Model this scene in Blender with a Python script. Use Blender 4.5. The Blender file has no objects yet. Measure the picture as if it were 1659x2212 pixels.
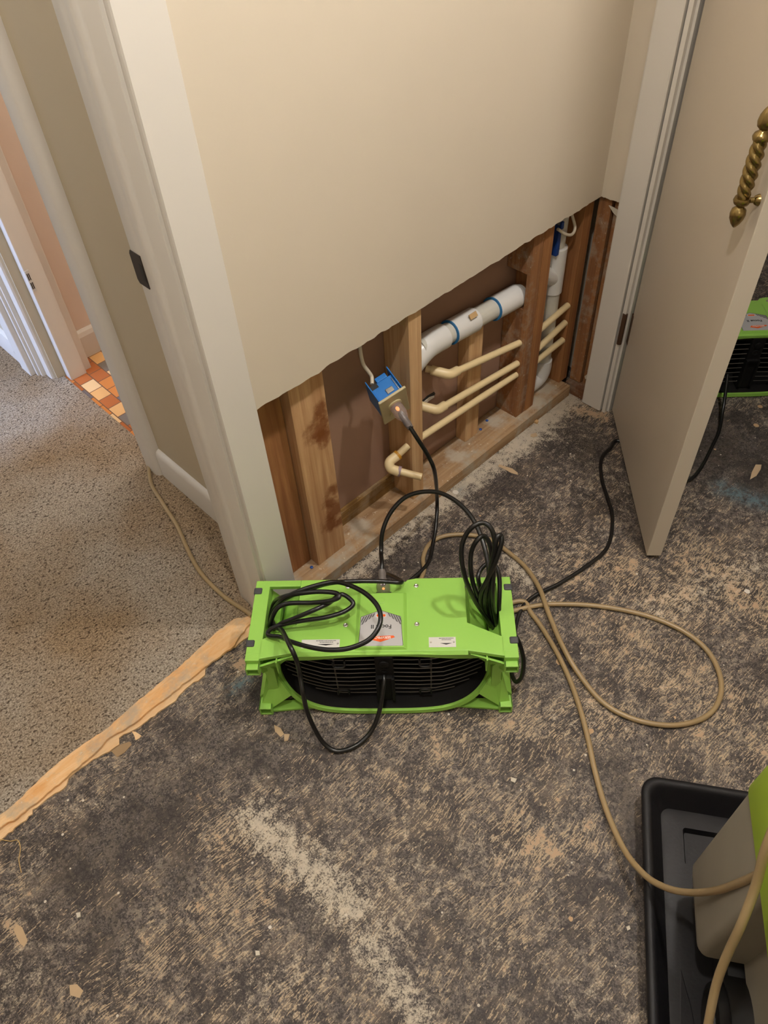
import bpy, bmesh, math, random
from mathutils import Vector, Matrix, noise
random.seed(7)
C = bpy.context.scene.collection
scn = bpy.context.scene

# ------------------------------------------------------------------ camera
F_PX, CX, CY = 1660.0, 829.5, 1106.0
CAM = Vector((0.0, 0.0, 1.5))
def _cam_axes():
    d = lambda u, v: Vector((u-CX, -(v-CY), -F_PX))
    z = -d(935, 2590); z.normalize()
    x = d(3496, -939); x -= x.dot(z)*z; x.normalize()
    y = z.cross(x)
    return Matrix((x, y, z))
RW = _cam_axes()                       # camera -> world
cam_d = bpy.data.cameras.new('camera'); cam = bpy.data.objects.new('camera', cam_d); C.objects.link(cam)
cam.matrix_world = Matrix.Translation(CAM) @ RW.to_4x4()
cam_d.sensor_fit = 'VERTICAL'; cam_d.sensor_height = 24.0; cam_d.lens = F_PX*24.0/2212.0
cam_d.clip_start = .02
scn.camera = cam

# ------------------------------------------------------------------ world, lights, exposure
w = bpy.data.worlds.new('world'); scn.world = w; w.use_nodes = True
w.node_tree.nodes['Background'].inputs[0].default_value = (.62, .75, 1, 1)
w.node_tree.nodes['Background'].inputs[1].default_value = 0.6
scn.view_settings.view_transform = 'Standard'; scn.view_settings.look = 'None'
scn.view_settings.exposure = 0.0; scn.view_settings.gamma = 1.0
scn.view_settings.use_curve_mapping = False
def lamp(name, kind, loc, power, col, size=.05, rot=(0, 0, 0), size_y=None):
    l = bpy.data.lights.new(name, kind); l.energy = power; l.color = col
    if kind == 'AREA':
        l.size = size
        if size_y: l.shape = 'RECTANGLE'; l.size_y = size_y
    else: l.shadow_soft_size = size
    o = bpy.data.objects.new(name, l); o.location = loc; o.rotation_euler = rot; C.objects.link(o); return o
WARM = (1, .965, .93)
lamp('bulb_light', 'POINT', (.28, .30, 2.20), 38, WARM, .035)
lamp('bulb_light', 'POINT', (1.14, .26, 2.20), 54, WARM, .035)
lamp('room_fill_light', 'POINT', (-.7, -1.2, 2.2), 12, WARM, .15)  # unseen fill lamp, added to brighten the room
lamp('bathroom_light', 'POINT', (1.15, 1.75, 2.1), 26, (1, .90, .80), .1)
lamp('hall_fill_light', 'POINT', (-.3, 1.5, 2.25), 20, (1, .97, .92), .1)  # unseen fill lamp, added to brighten the near hallway
lamp('window_daylight', 'AREA', (-2.35, 2.9, 1.5), 150, (.45, .60, 1), 1.3, (0, math.radians(-90), 0), 1.2)

# ------------------------------------------------------------------ pixel rays (for measuring things off the photograph)
def ray(u, v): return RW @ Vector((u-CX, -(v-CY), -F_PX))
def atz(u, v, z=0.0):
    r = ray(u, v); return CAM + r*((z-CAM.z)/r.z)
def atx(u, v, x):
    r = ray(u, v); return CAM + r*((x-CAM.x)/r.x)
def aty(u, v, y):
    r = ray(u, v); return CAM + r*((y-CAM.y)/r.y)
def zp(o, s, pts):                      # points of an enlarged crop -> photograph pixels (+z)
    return [(o[0]+p[0]/s, o[1]+p[1]/s)+tuple(p[2:]) for p in pts]
def path(pts, dz=0): return [atz(p[0], p[1], p[2]+dz) for p in pts]

# ------------------------------------------------------------------ materials
def lin(h):
    if isinstance(h, str):
        h = h.lstrip('#'); c = [int(h[i:i+2], 16)/255 for i in (0, 2, 4)]
    else: c = [x/255 for x in h]
    return tuple((x/12.92 if x <= .04045 else ((x+.055)/1.055)**2.4) for x in c)+(1,)
class NT:
    def __init__(s, name, rough=.6, metal=0.0, spec=.5):
        s.m = bpy.data.materials.new(name); s.m.use_nodes = True; s.t = s.m.node_tree
        s.b = s.t.nodes['Principled BSDF']; s.b.inputs['Roughness'].default_value = rough
        s.b.inputs['Metallic'].default_value = metal; s.b.inputs['Specular IOR Level'].default_value = spec
        s.tc = s.n('ShaderNodeTexCoord')
    def n(s, typ, **k):
        nd = s.t.nodes.new(typ)
        for a, b in k.items(): setattr(nd, a, b)
        return nd
    def l(s, a, b): s.t.links.new(a, b)
    def setin(s, nd, i, v):
        if hasattr(v, 'links'): s.l(v, nd.inputs[i])
        else: nd.inputs[i].default_value = v
    def mapping(s, scale=(1, 1, 1), rot=(0, 0, 0), loc=(0, 0, 0), src=None):
        m = s.n('ShaderNodeMapping'); m.inputs['Scale'].default_value = scale
        m.inputs['Rotation'].default_value = rot; m.inputs['Location'].default_value = loc
        s.l(src or s.tc.outputs['Object'], m.inputs['Vector']); return m.outputs[0]
    def noise(s, scale, detail=4, rough=.55, vec=None, dist=0):
        t = s.n('ShaderNodeTexNoise'); t.inputs['Scale'].default_value = scale
        t.inputs['Detail'].default_value = detail; t.inputs['Roughness'].default_value = rough
        t.inputs['Distortion'].default_value = dist
        s.l(vec or s.tc.outputs['Object'], t.inputs['Vector']); return t.outputs[0]
    def voro(s, scale, vec=None, feature='F1', out=0, rnd=1):
        t = s.n('ShaderNodeTexVoronoi', feature=feature); t.inputs['Scale'].default_value = scale
        t.inputs['Randomness'].default_value = rnd
        s.l(vec or s.tc.outputs['Object'], t.inputs['Vector']); return t.outputs[out]
    def ramp(s, v, p0, p1, a=0.0, b=1.0):
        t = s.n('ShaderNodeMapRange'); s.setin(t, 0, v); s.setin(t, 1, p0); s.setin(t, 2, p1)
        t.inputs[3].default_value = a; t.inputs[4].default_value = b; return t.outputs[0]
    def math(s, op, a, b=0.0, c=None):
        t = s.n('ShaderNodeMath', operation=op); s.setin(t, 0, a); s.setin(t, 1, b)
        if c is not None: s.setin(t, 2, c)
        return t.outputs[0]
    def mix(s, f, a, b):
        t = s.n('ShaderNodeMix', data_type='RGBA'); s.setin(t, 0, f); s.setin(t, 6, a); s.setin(t, 7, b); return t.outputs[2]
    def attr(s, name):
        t = s.n('ShaderNodeAttribute'); t.attribute_name = name; return t.outputs['Fac']
    def color(s, v): s.setin(s.b, 'Base Color', v)
    def bump(s, h, strength=.3, dist=.002):
        t = s.n('ShaderNodeBump'); t.inputs['Strength'].default_value = strength; t.inputs['Distance'].default_value = dist
        s.l(h, t.inputs['Height']); s.l(t.outputs[0], s.b.inputs['Normal'])
def plain(name, col, rough=.5, metal=0.0, spec=.5, var=.08, bump=0, bscale=200, nscale=8):
    t = NT(name, rough, metal, spec); c = lin(col)
    d = tuple(x*(1-var) for x in c[:3])+(1,)
    t.color(t.mix(t.noise(nscale, 3), c, d))
    if bump: t.bump(t.noise(bscale, 3), bump, .001)
    return t.m
def wood(name, c1, c2, axis='Z', stains=(), stain_col='#6b3716', dirt=0.0, knots=0):
    t = NT(name, .75, 0, .25)
    sc = {'Z': (60, 60, 2.2), 'X': (2.2, 60, 60), 'S': (14, 60, 60), 'Y': (60, 2.2, 60)}[axis]
    v = t.mapping(sc)
    g = t.noise(1.0, 5, .6, v, .6)
    f = t.noise(5.0, 3, .6, v)
    col = t.mix(t.ramp(g, .35, .65), lin(c1), lin(c2))
    col = t.mix(t.ramp(f, .55, .75, 0, .35), col, tuple(x*.6 for x in lin(c2)[:3])+(1,))
    big = t.noise(5, 3, .5); col = t.mix(t.ramp(big, .4, .7, 0, .35), col, tuple(x*.75 for x in lin(c2)[:3])+(1,))
    if dirt:
        dn = t.math('MULTIPLY', t.ramp(t.noise(14, 6, .7), .48, .66), dirt)
        col = t.mix(dn, col, lin('#a69c8a'))
        dn2 = t.math('MULTIPLY', t.ramp(t.noise(90, 4, .7), .63, .68), dirt)
        col = t.mix(dn2, col, lin('#cfc4ae'))
    wob = t.noise(35, 5, .65)
    for (x, y, z, r) in stains:
        vs = t.n('ShaderNodeVectorMath', operation='DISTANCE'); t.l(t.tc.outputs['Object'], vs.inputs[0]); vs.inputs[1].default_value = (x, y, z)
        d = t.math('ADD', vs.outputs['Value'], t.math('MULTIPLY', wob, r*2.2))
        col = t.mix(t.ramp(d, r*1.55, r*2.25, .8, 0), col, lin(stain_col))
    t.color(col); t.bump(f, .25, .001); return t.m

PAINT = plain('wall_paint', (209, 197, 178), .55, var=.05, bump=.06, bscale=260)
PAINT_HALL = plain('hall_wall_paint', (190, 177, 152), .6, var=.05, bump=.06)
PAINT_BATH = plain('bath_wall_paint', (220, 204, 190), .5, var=.04)
TRIMW = plain('white_trim_paint', (216, 210, 201), .35, var=.05, bump=.04, bscale=60)
DOORP = plain('door_paint', (203, 192, 176), .38, var=.06, bump=.05, bscale=40, nscale=3)
CEIL = plain('ceiling_paint', (232, 226, 214), .8, var=.03)
GYPSUM = plain('gypsum_edge', (216, 205, 186), .9, var=.2, bump=.4, nscale=60)
BROWN = plain('brown_board_paper', (160, 126, 104), .8, spec=.2, var=.25, nscale=5)
GREEN = plain('green_plastic', (144, 196, 82), .42, var=.05, bump=.05, bscale=500)
GREEN2 = plain('lime_plastic', (170, 205, 52), .45, var=.08)
BLACKP = plain('black_plastic', (24, 22, 21), .45, var=.3)
BLACKD = plain('dusty_black_plastic', (15, 13, 12), .7, spec=.25, var=.5, nscale=30)
CORD = plain('black_cord_rubber', (17, 17, 17), .32, var=.3, nscale=50)
TRAYB = plain('tray_plastic', (26, 25, 27), .5, spec=.22, var=.3, bump=.25, bscale=160, nscale=12)
WIRE = plain('grille_wire', (92, 86, 78), .4, .3, var=.2)
RUBBER = plain('grey_rubber', (58, 58, 60), .6)
STEEL = plain('steel', (190, 188, 182), .3, 1.0)
DARKST = plain('dark_bronze', (66, 58, 54), .45, .6, var=.2)
BRASS = plain('brass', (158, 136, 88), .27, 1.0, var=.35, nscale=60)
RUST = plain('worn_bronze', (84, 58, 40), .55, .3, var=.3, nscale=40)
PVC = plain('white_pvc', (216, 213, 208), .28, var=.04)
PVC2 = plain('grey_white_pvc', (198, 194, 182), .35, var=.05)
BLUEP = plain('pvc_primer_blue', (40, 110, 160), .5)
CPVC = plain('cream_cpvc', (228, 205, 158), .38, var=.08, nscale=30)
AMBER = plain('amber_cement', (208, 150, 50), .4)
PURPLE = plain('purple_primer', (150, 128, 134), .5)
BLUEBOX = plain('blue_box_plastic', (26, 112, 190), .45, var=.15, nscale=40)
NAVY = plain('dark_blue_plastic', (22, 58, 124), .45, var=.15, nscale=40)
ALMOND = plain('almond_plate', (186, 172, 134), .4, var=.06)
CABLE = plain('cable_sheath', (204, 192, 170), .5)
SILVER = plain('silver_label', (186, 185, 186), .35, .15, var=.1, nscale=20)
STRIPE = plain('stripe_grey', (92, 90, 92), .5)
INK = plain('black_ink', (22, 22, 22), .5)
ORANGE = plain('orange_ink', (232, 92, 22), .5)
WHITEINK = plain('white_ink', (232, 228, 222), .5)
LABELW = plain('white_label', (208, 206, 200), .45)
GREYP = plain('grey_housing_plastic', (146, 140, 127), .55, var=.18, bump=.1, bscale=80, nscale=14)
BLUEPIN = plain('blue_screw', (30, 70, 140), .4)
def glassy(name, col, rough=.12, trans=.8):
    t = NT(name, rough); t.color(lin(col)); t.b.inputs['Transmission Weight'].default_value = trans; t.b.inputs['IOR'].default_value = 1.4; return t.m
CLEAR = glassy('clear_plug_plastic', (215, 200, 195))
HOSE = NT('tan_hose', .35)
HOSE.color(HOSE.mix(HOSE.noise(12, 3), lin((164, 142, 106)), lin((142, 120, 84))))
HOSE.b.inputs['Subsurface Weight'].default_value = .15; HOSE.b.inputs['Subsurface Radius'].default_value = (.004, .003, .002)
HOSE = HOSE.m
def emis(name, col, st):
    t = NT(name); t.color(lin(col)); t.b.inputs['Emission Color'].default_value = lin(col); t.b.inputs['Emission Strength'].default_value = st; return t.m
LED = emis('orange_indicator', (255, 130, 70), 3)
BULB = emis('bulb_glass', (255, 225, 180), 6)
SOIL_W = plain('plaster_crumb', (205, 196, 178), .9, var=.2)
CHIPW = plain('pale_wood_chip', (196, 160, 112), .8, var=.2, nscale=30)

# scraped floor
def floor_mat():
    t = NT('scraped_adhesive_floor', .6, 0, .3)
    obj = t.tc.outputs['Object']
    wob = t.n('ShaderNodeVectorMath', operation='ADD')
    nz = t.n('ShaderNodeTexNoise'); nz.inputs['Scale'].default_value = 5; nz.inputs['Detail'].default_value = 2; t.l(obj, nz.inputs['Vector'])
    sc = t.n('ShaderNodeVectorMath', operation='SCALE'); t.l(nz.outputs[1], sc.inputs[0]); sc.inputs['Scale'].default_value = .06
    t.l(obj, wob.inputs[0]); t.l(sc.outputs[0], wob.inputs[1]); V = wob.outputs[0]
    def streak(ang, s1, s2, det=3):
        # domain: high frequency across, low along
        return t.noise(1.0, det, .6, t.mapping((s1, s2, 1), (0, 0, ang), src=V))
    sA = streak(math.radians(-2), 46, 360, 2); sB = streak(math.radians(80), 60, 400, 2); sC = streak(math.radians(38), 44, 340, 2)
    big = t.noise(4.2, 3, .5); big2 = t.noise(6.5, 2, .5, t.mapping(loc=(5, 3, 0)))
    sel = t.ramp(big, .47, .53); sel2 = t.ramp(big2, .53, .58)
    st = t.math('ADD', t.math('MULTIPLY', sA, t.math('SUBTRACT', 1, sel)), t.math('MULTIPLY', sB, sel))
    st = t.math('ADD', t.math('MULTIPLY', st, t.math('SUBTRACT', 1, sel2)), t.math('MULTIPLY', sC, sel2))
    fine = t.noise(300, 4, .75); mid = t.noise(55, 6, .7); med = t.noise(14, 6, .65)
    st = t.math('ADD', t.math('MULTIPLY', st, .72), t.math('MULTIPLY', fine, .28))
    tan_a, wh_a, dk_a, bl_a = t.attr('tan'), t.attr('white'), t.attr('dark'), t.attr('blue')
    base = t.mix(t.ramp(fine, .40, .62), lin((40, 36, 35)), lin((122, 112, 105)))
    base = t.mix(t.ramp(mid, .48, .56, 0, .65), base, lin((142, 131, 118)))
    base = t.mix(t.ramp(t.noise(120, 5, .75), .50, .58, 0, .8), base, lin((38, 33, 32)))
    base = t.mix(t.ramp(t.noise(9, 6, .75, t.mapping(loc=(2, 7, 0))), .47, .55, 0, .68), base, lin((44, 38, 37)))
    # thin greyish-brown film
    base = t.mix(t.math('MULTIPLY', t.ramp(med, .50, .62), .25), base, lin((138, 124, 108)))
    # streaks of bare wood
    thr = t.math('SUBTRACT', t.math('SUBTRACT', .562, t.math('MULTIPLY', t.math('SUBTRACT', med, .5), .22)), t.math('MULTIPLY', tan_a, .10)); thr = t.math('ADD', thr, t.math('MULTIPLY', dk_a, .07))
    thr = t.math('SUBTRACT', thr, t.math('MULTIPLY', t.math('SUBTRACT', mid, .5), .28))
    f = t.ramp(st, thr, t.math('ADD', thr, .035), 0, .85)
    f = t.math('MULTIPLY', f, t.ramp(fine, .38, .48, .25, 1))
    base = t.mix(f, base, t.mix(t.noise(22, 2), lin((190, 168, 136)), lin((166, 148, 126))))
    # solid tan flakes
    th2 = t.math('SUBTRACT', .665, t.math('MULTIPLY', tan_a, .13)); fl = t.math('ADD', t.math('MULTIPLY', mid, .65), t.math('MULTIPLY', med, .35))
    f2 = t.ramp(fl, t.math('MULTIPLY', th2, .95), t.math('ADD', t.math('MULTIPLY', th2, .95), .012), 0, .95)
    base = t.mix(f2, base, lin((176, 148, 120)))
    # dark blotches
    base = t.mix(t.math('MULTIPLY', t.ramp(mid, .36, .56), t.math('MULTIPLY', dk_a, .75)), base, lin((33, 28, 25)))
    # white chalky residue
    wn = t.math('ADD', t.math('MULTIPLY', mid, .5), t.math('MULTIPLY', fine, .5))
    wh_a = t.math('MAXIMUM', wh_a, t.ramp(t.noise(3.4, 4, .6, t.mapping(loc=(9, 1, 0))), .44, .62, 0, .42))
    wt = t.math('SUBTRACT', .62, t.math('MULTIPLY', wh_a, .22))
    fw = t.ramp(wn, wt, t.math('ADD', wt, .1), 0, .9)
    base = t.mix(fw, base, t.mix(t.noise(30, 3), lin((208, 195, 172)), lin((170, 160, 148))))
    base = t.mix(t.math('MULTIPLY', bl_a, t.ramp(mid, .42, .55)), base, lin((86, 108, 116)))
    # paint drips: round dots
    d = t.voro(13); dc = t.voro(13, out=1)
    sp = t.n('ShaderNodeSeparateColor'); t.l(dc, sp.inputs[0])
    rad = t.ramp(sp.outputs[0], .55, 1.0, 0, .12)
    f3 = t.math('LESS_THAN', t.math('ADD', d, t.math('MULTIPLY', t.math('SUBTRACT', mid, .5), .09)), rad)
    base = t.mix(t.math('MULTIPLY', f3, .9), base, t.mix(t.ramp(sp.outputs[1], .6, .62), lin((190, 156, 116)), lin((214, 208, 198))))
    d2 = t.voro(48); dc2 = t.voro(48, out=1); sp2 = t.n('ShaderNodeSeparateColor'); t.l(dc2, sp2.inputs[0])
    f4 = t.math('LESS_THAN', d2, t.ramp(sp2.outputs[0], .8, 1.0, 0, .13))
    base = t.mix(t.math('MULTIPLY', f4, .85), base, lin((205, 196, 180)))
    t.color(base)
    t.setin(t.b, 'Roughness', t.ramp(mid, .3, .7, .45, .75))
    h = t.math('ADD', t.math('MULTIPLY', st, .5), t.math('MULTIPLY', fine, .5)); t.bump(h, .5, .0015)
    return t.m
def carpet_mat():
    t = NT('speckled_carpet', .95, 0, .05)
    a = t.noise(240, 3, .75); v = t.voro(170)
    c = t.mix(t.ramp(a, .36, .64), lin((126, 114, 99)), lin((210, 198, 180)))
    fl = t.noise(105, 3, .65, t.mapping((1, 1.7, 1), (0, 0, .6)))
    c = t.mix(t.ramp(fl, .57, .62, 0, .85), c, lin((78, 67, 58)))
    big = t.noise(2.3, 3, .5)
    c2 = t.n('ShaderNodeMix', data_type='RGBA', blend_type='MULTIPLY'); c2.inputs[0].default_value = 1
    t.l(c, c2.inputs[6]); t.l(t.mix(t.ramp(big, .40, .58), (.92, .92, .93, 1), (.74, .62, .49, 1)), c2.inputs[7])
    c = c2.outputs[2]
    t.color(c); t.bump(t.math('ADD', t.math('MULTIPLY', v, .6), a), .9, .006)
    return t.m
def tile_mat():
    t = NT('bathroom_tile', .25, 0, .5)
    # rows of small oblong tiles, running bond
    br = t.n('ShaderNodeTexBrick'); br.offset = .5; br.inputs['Scale'].default_value = 1
    br.inputs['Brick Width'].default_value = .056; br.inputs['Row Height'].default_value = .047
    br.inputs['Mortar Size'].default_value = .0016; br.inputs['Color1'].default_value = (0, 0, 0, 1); br.inputs['Color2'].default_value = (1, 1, 1, 1)
    br.inputs['Mortar'].default_value = (.5, .5, .5, 1); br.inputs['Bias'].default_value = 0
    v = t.mapping((1, 1, 1), (0, 0, math.radians(90)), (.02, .0, 0)); t.l(v, br.inputs['Vector'])
    sp = t.n('ShaderNodeSeparateColor'); t.l(br.outputs[0], sp.inputs[0]); r = sp.outputs[0]
    cr = t.n('ShaderNodeValToRGB'); cr.color_ramp.interpolation = 'CONSTANT'
    el = cr.color_ramp.elements; el[0].position = 0; el[0].color = lin((178, 104, 58)); el[1].position = .28; el[1].color = lin((222, 172, 112))
    for p, c in ((.5, (120, 112, 104)), (.62, (206, 132, 70)), (.8, (232, 196, 146)), (.92, (112, 108, 116))):
        e = el.new(p); e.color = lin(c)
    t.l(r, cr.inputs[0])
    t.color(t.mix(br.outputs['Fac'], cr.outputs[0], lin((112, 84, 66)))); return t.m
FLOORM, CARPET, TILE = floor_mat(), carpet_mat(), tile_mat()
STUD_L = wood('pine_stud', (206, 168, 124), (170, 126, 86), 'Z', stains=[(.058, -.001, .405, .036), (.066, -.001, .375, .030), (.072, -.001, .445, .026), (.074, -.001, .21, .020), (.058, -.001, .180, .022), (.070, -.001, .145, .034), (.052, -.001, .110, .026), (.078, -.001, .095, .020)], stain_col='#6f3c14')
STUD_P = wood('pale_pine_stud', (214, 178, 134), (188, 148, 104), 'Z')
STUD_D = wood('aged_fir_stud', (170, 120, 74), (136, 90, 54), 'Z')
STUD_DD = wood('dirty_fir_stud', (162, 114, 72), (126, 86, 56), 'Z', dirt=.6)
PLATEM = wood('dusty_plate_wood', (180, 150, 114), (142, 110, 78), 'X', dirt=.95, stains=[(.925, .03, .038, .035), (.985, .045, .038, .04), (.60, .05, .038, .03), (.78, .06, .038, .03), (.25, .06, .038, .025), (.43, .03, .03, .03)], stain_col='#b4a997')
PLATED = wood('brown_plate_wood', (124, 84, 56), (92, 60, 40), 'Y', dirt=.35)
STRIPO = wood('orange_strip_wood', (230, 194, 148), (220, 166, 108), 'S', dirt=.75)
STRIPP = wood('pale_strip_wood', (230, 198, 156), (220, 180, 134), 'S', dirt=.2)
BLOCKM = wood('mouldy_wood', (150, 116, 66), (104, 74, 36), 'X', dirt=.3)

# ------------------------------------------------------------------ mesh helpers
def finish(name, bm, m, parent=None, smooth=False, loc=None, rotz=None, bevel=0, seg=2, auto=40):
    me = bpy.data.meshes.new(name)
    bmesh.ops.recalc_face_normals(bm, faces=bm.faces[:])
    bm.to_mesh(me); bm.free()
    ms = m if isinstance(m, (list, tuple)) else [m]
    for x in ms: me.materials.append(x)
    o = bpy.data.objects.new(name, me); C.objects.link(o)
    if parent: o.parent = parent
    if loc is not None: o.location = loc
    if rotz is not None: o.rotation_euler = (0, 0, rotz)
    if bevel:
        md = o.modifiers.new('bevel', 'BEVEL'); md.width = bevel; md.segments = seg; md.limit_method = 'ANGLE'; md.angle_limit = math.radians(35)
    if smooth:
        for p in me.polygons: p.use_smooth = True
        if auto: me.set_sharp_from_angle(angle=math.radians(auto))
    return o
def bx(bm, x0, x1, y0, y1, z0, z1):
    vs = [bm.verts.new((x, y, z)) for z in (z0, z1) for x, y in ((x0, y0), (x1, y0), (x1, y1), (x0, y1))]
    for f in ((0, 3, 2, 1), (4, 5, 6, 7), (0, 1, 5, 4), (1, 2, 6, 5), (2, 3, 7, 6), (3, 0, 4, 7)): bm.faces.new([vs[i] for i in f])
    return vs
def box(name, b, m, parent=None, bevel=0, **k):
    bm = bmesh.new(); bx(bm, *b); return finish(name, bm, m, parent, bevel=bevel, **k)
def prism(bm, pts, d0, d1, axis='z'):
    f = {'z': lambda a, b, d: (a, b, d), 'y': lambda a, b, d: (a, d, b), 'x': lambda a, b, d: (d, a, b)}[axis]
    A = [bm.verts.new(f(a, b, d0)) for a, b in pts]; B = [bm.verts.new(f(a, b, d1)) for a, b in pts]
    n = len(pts); bm.faces.new(A); bm.faces.new(B[::-1])
    for i in range(n): bm.faces.new((A[i], A[(i+1) % n], B[(i+1) % n], B[i]))
def loft(bm, loops, cap0=True, cap1=True):
    L = [[bm.verts.new(p) for p in lp] for lp in loops]; n = len(L[0])
    for a, b in zip(L, L[1:]):
        for i in range(n): bm.faces.new((a[i], a[(i+1) % n], b[(i+1) % n], b[i]))
    if cap0: bm.faces.new(L[0][::-1])
    if cap1: bm.faces.new(L[-1])
def lathe(bm, prof, base, axis=(0, 0, 1), seg=24, twist=None):
    ax = Vector(axis).normalized(); u = ax.orthogonal().normalized(); v = ax.cross(u); base = Vector(base)
    loft(bm, [[base+ax*h+(u*math.cos(t)+v*math.sin(t))*max(r, 1e-5) for t in [2*math.pi*i/seg for i in range(seg)]] for r, h in prof])
def spline(pts, res=8):
    P = [Vector(p) for p in pts]; P = [P[0]*2-P[1]]+P+[P[-1]*2-P[-2]]; out = []
    for i in range(1, len(P)-2):
        for k in range(res):
            t = k/res; a, b, c, d = P[i-1:i+3]
            out.append(.5*((2*b)+(c-a)*t+(2*a-5*b+4*c-d)*t*t+(3*b-a-3*c+d)*t**3))
    out.append(P[-2]); return out
def tube(bm, pts, r, seg=10, res=8, smooth_path=True):
    P = spline(pts, res) if smooth_path else [Vector(p) for p in pts]
    T = (P[1]-P[0]).normalized(); N = T.orthogonal().normalized(); loops = []
    for i, p in enumerate(P):
        t = (P[min(i+1, len(P)-1)]-P[max(i-1, 0)])
        t = t.normalized() if t.length > 1e-9 else T
        N = (N-t*N.dot(t)); N = N.normalized() if N.length > 1e-6 else t.orthogonal().normalized(); B = t.cross(N); T = t
        rr = r(i/(len(P)-1)) if callable(r) else r
        loops.append([p+(N*math.cos(a)+B*math.sin(a))*rr for a in [2*math.pi*k/seg for k in range(seg)]])
    loft(bm, loops)
def tubeo(name, pts, r, m, parent=None, seg=10, res=8):
    bm = bmesh.new(); tube(bm, pts, r, seg, res); return finish(name, bm, m, parent, smooth=True, auto=60)
def tag(o, label, cat, group=None, kind=None):
    o['label'] = label; o['category'] = cat
    if group: o['group'] = group
    if kind: o['kind'] = kind
    return o
def struct(o, label=None):
    o['kind'] = 'structure'
    if label: o['label'] = label
    return o
def empty(name, loc=(0, 0, 0), rz=0):
    o = bpy.data.objects.new(name, None); o.location = loc; o.rotation_euler = (0, 0, rz); o.empty_display_size = .05; C.objects.link(o); return o
def text(name, s, size, m, parent, loc, rotz=0, sx=1.0, depth=.0001, bold=0.0):
    cu = bpy.data.curves.new(name, 'FONT'); cu.body = s; cu.size = size; cu.align_x = 'CENTER'; cu.align_y = 'CENTER'; cu.extrude = depth; cu.offset = bold
    tmp = bpy.data.objects.new(name+'_tmp', cu); C.objects.link(tmp); bpy.context.view_layer.update()
    me = bpy.data.meshes.new_from_object(tmp.evaluated_get(bpy.context.evaluated_depsgraph_get()))
    bpy.data.objects.remove(tmp); bpy.data.curves.remove(cu)
    me.materials.clear(); me.materials.append(m)
    o = bpy.data.objects.new(name, me); C.objects.link(o); o.parent = parent; o.location = loc; o.rotation_euler = (0, 0, rotz); o.scale = (sx, 1, 1); return o

# ------------------------------------------------------------------ the setting
XW, YW, ZC = 1.608, .945, 2.4           # corner of the room, ceiling
# floor mesh with attributes painted patch by patch: stains, wear, and shade under the door
bm = bmesh.new()
gx0, gx1, gy0, gy1, st = -.75, 2.55, -1.05, 1.10, .0125
nx, ny = int((gx1-gx0)/st), int((gy1-gy0)/st)
V = [[bm.verts.new((gx0+i*st, gy0+j*st, 0)) for j in range(ny+1)] for i in range(nx+1)]
for i in range(nx):
    for j in range(ny): bm.faces.new((V[i][j], V[i+1][j], V[i+1][j+1], V[i][j+1]))
X1, Y1 = gx0+nx*st, gy0+ny*st
for q in ((-1.62, gx0, -2.22, .98), (gx0, X1, -2.22, gy0), (X1, 3.2, -2.22, 1.35), (1.3, X1, Y1, 1.35)):
    vs = [bm.verts.new((q[a], q[b], 0)) for a, b in ((0, 2), (1, 2), (1, 3), (0, 3))]; bm.faces.new(vs)
fl = finish('floor', bm, FLOORM)
struct(fl, 'black adhesive and bare scraped subfloor with tan streaks and chalky white patches')
def seg_blobs(lst):
    out = []
    for b in lst:
        if len(b) == 4: out.append(b)
        else:
            u0, v0, u1, v1, r, a = b; n = max(2, int(math.hypot(u1-u0, v1-v0)/(r*.7)))
            for k in range(n+1): out.append((u0+(u1-u0)*k/n, v0+(v1-v0)*k/n, r, a))
    res = []
    for u, v, r, a in out:
        p = atz(u, v); q = atz(u+r, v); q2 = atz(u, v+r); res.append((p.x, p.y, ((q-p).length+(q2-p).length)/2, a))
    return res
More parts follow.
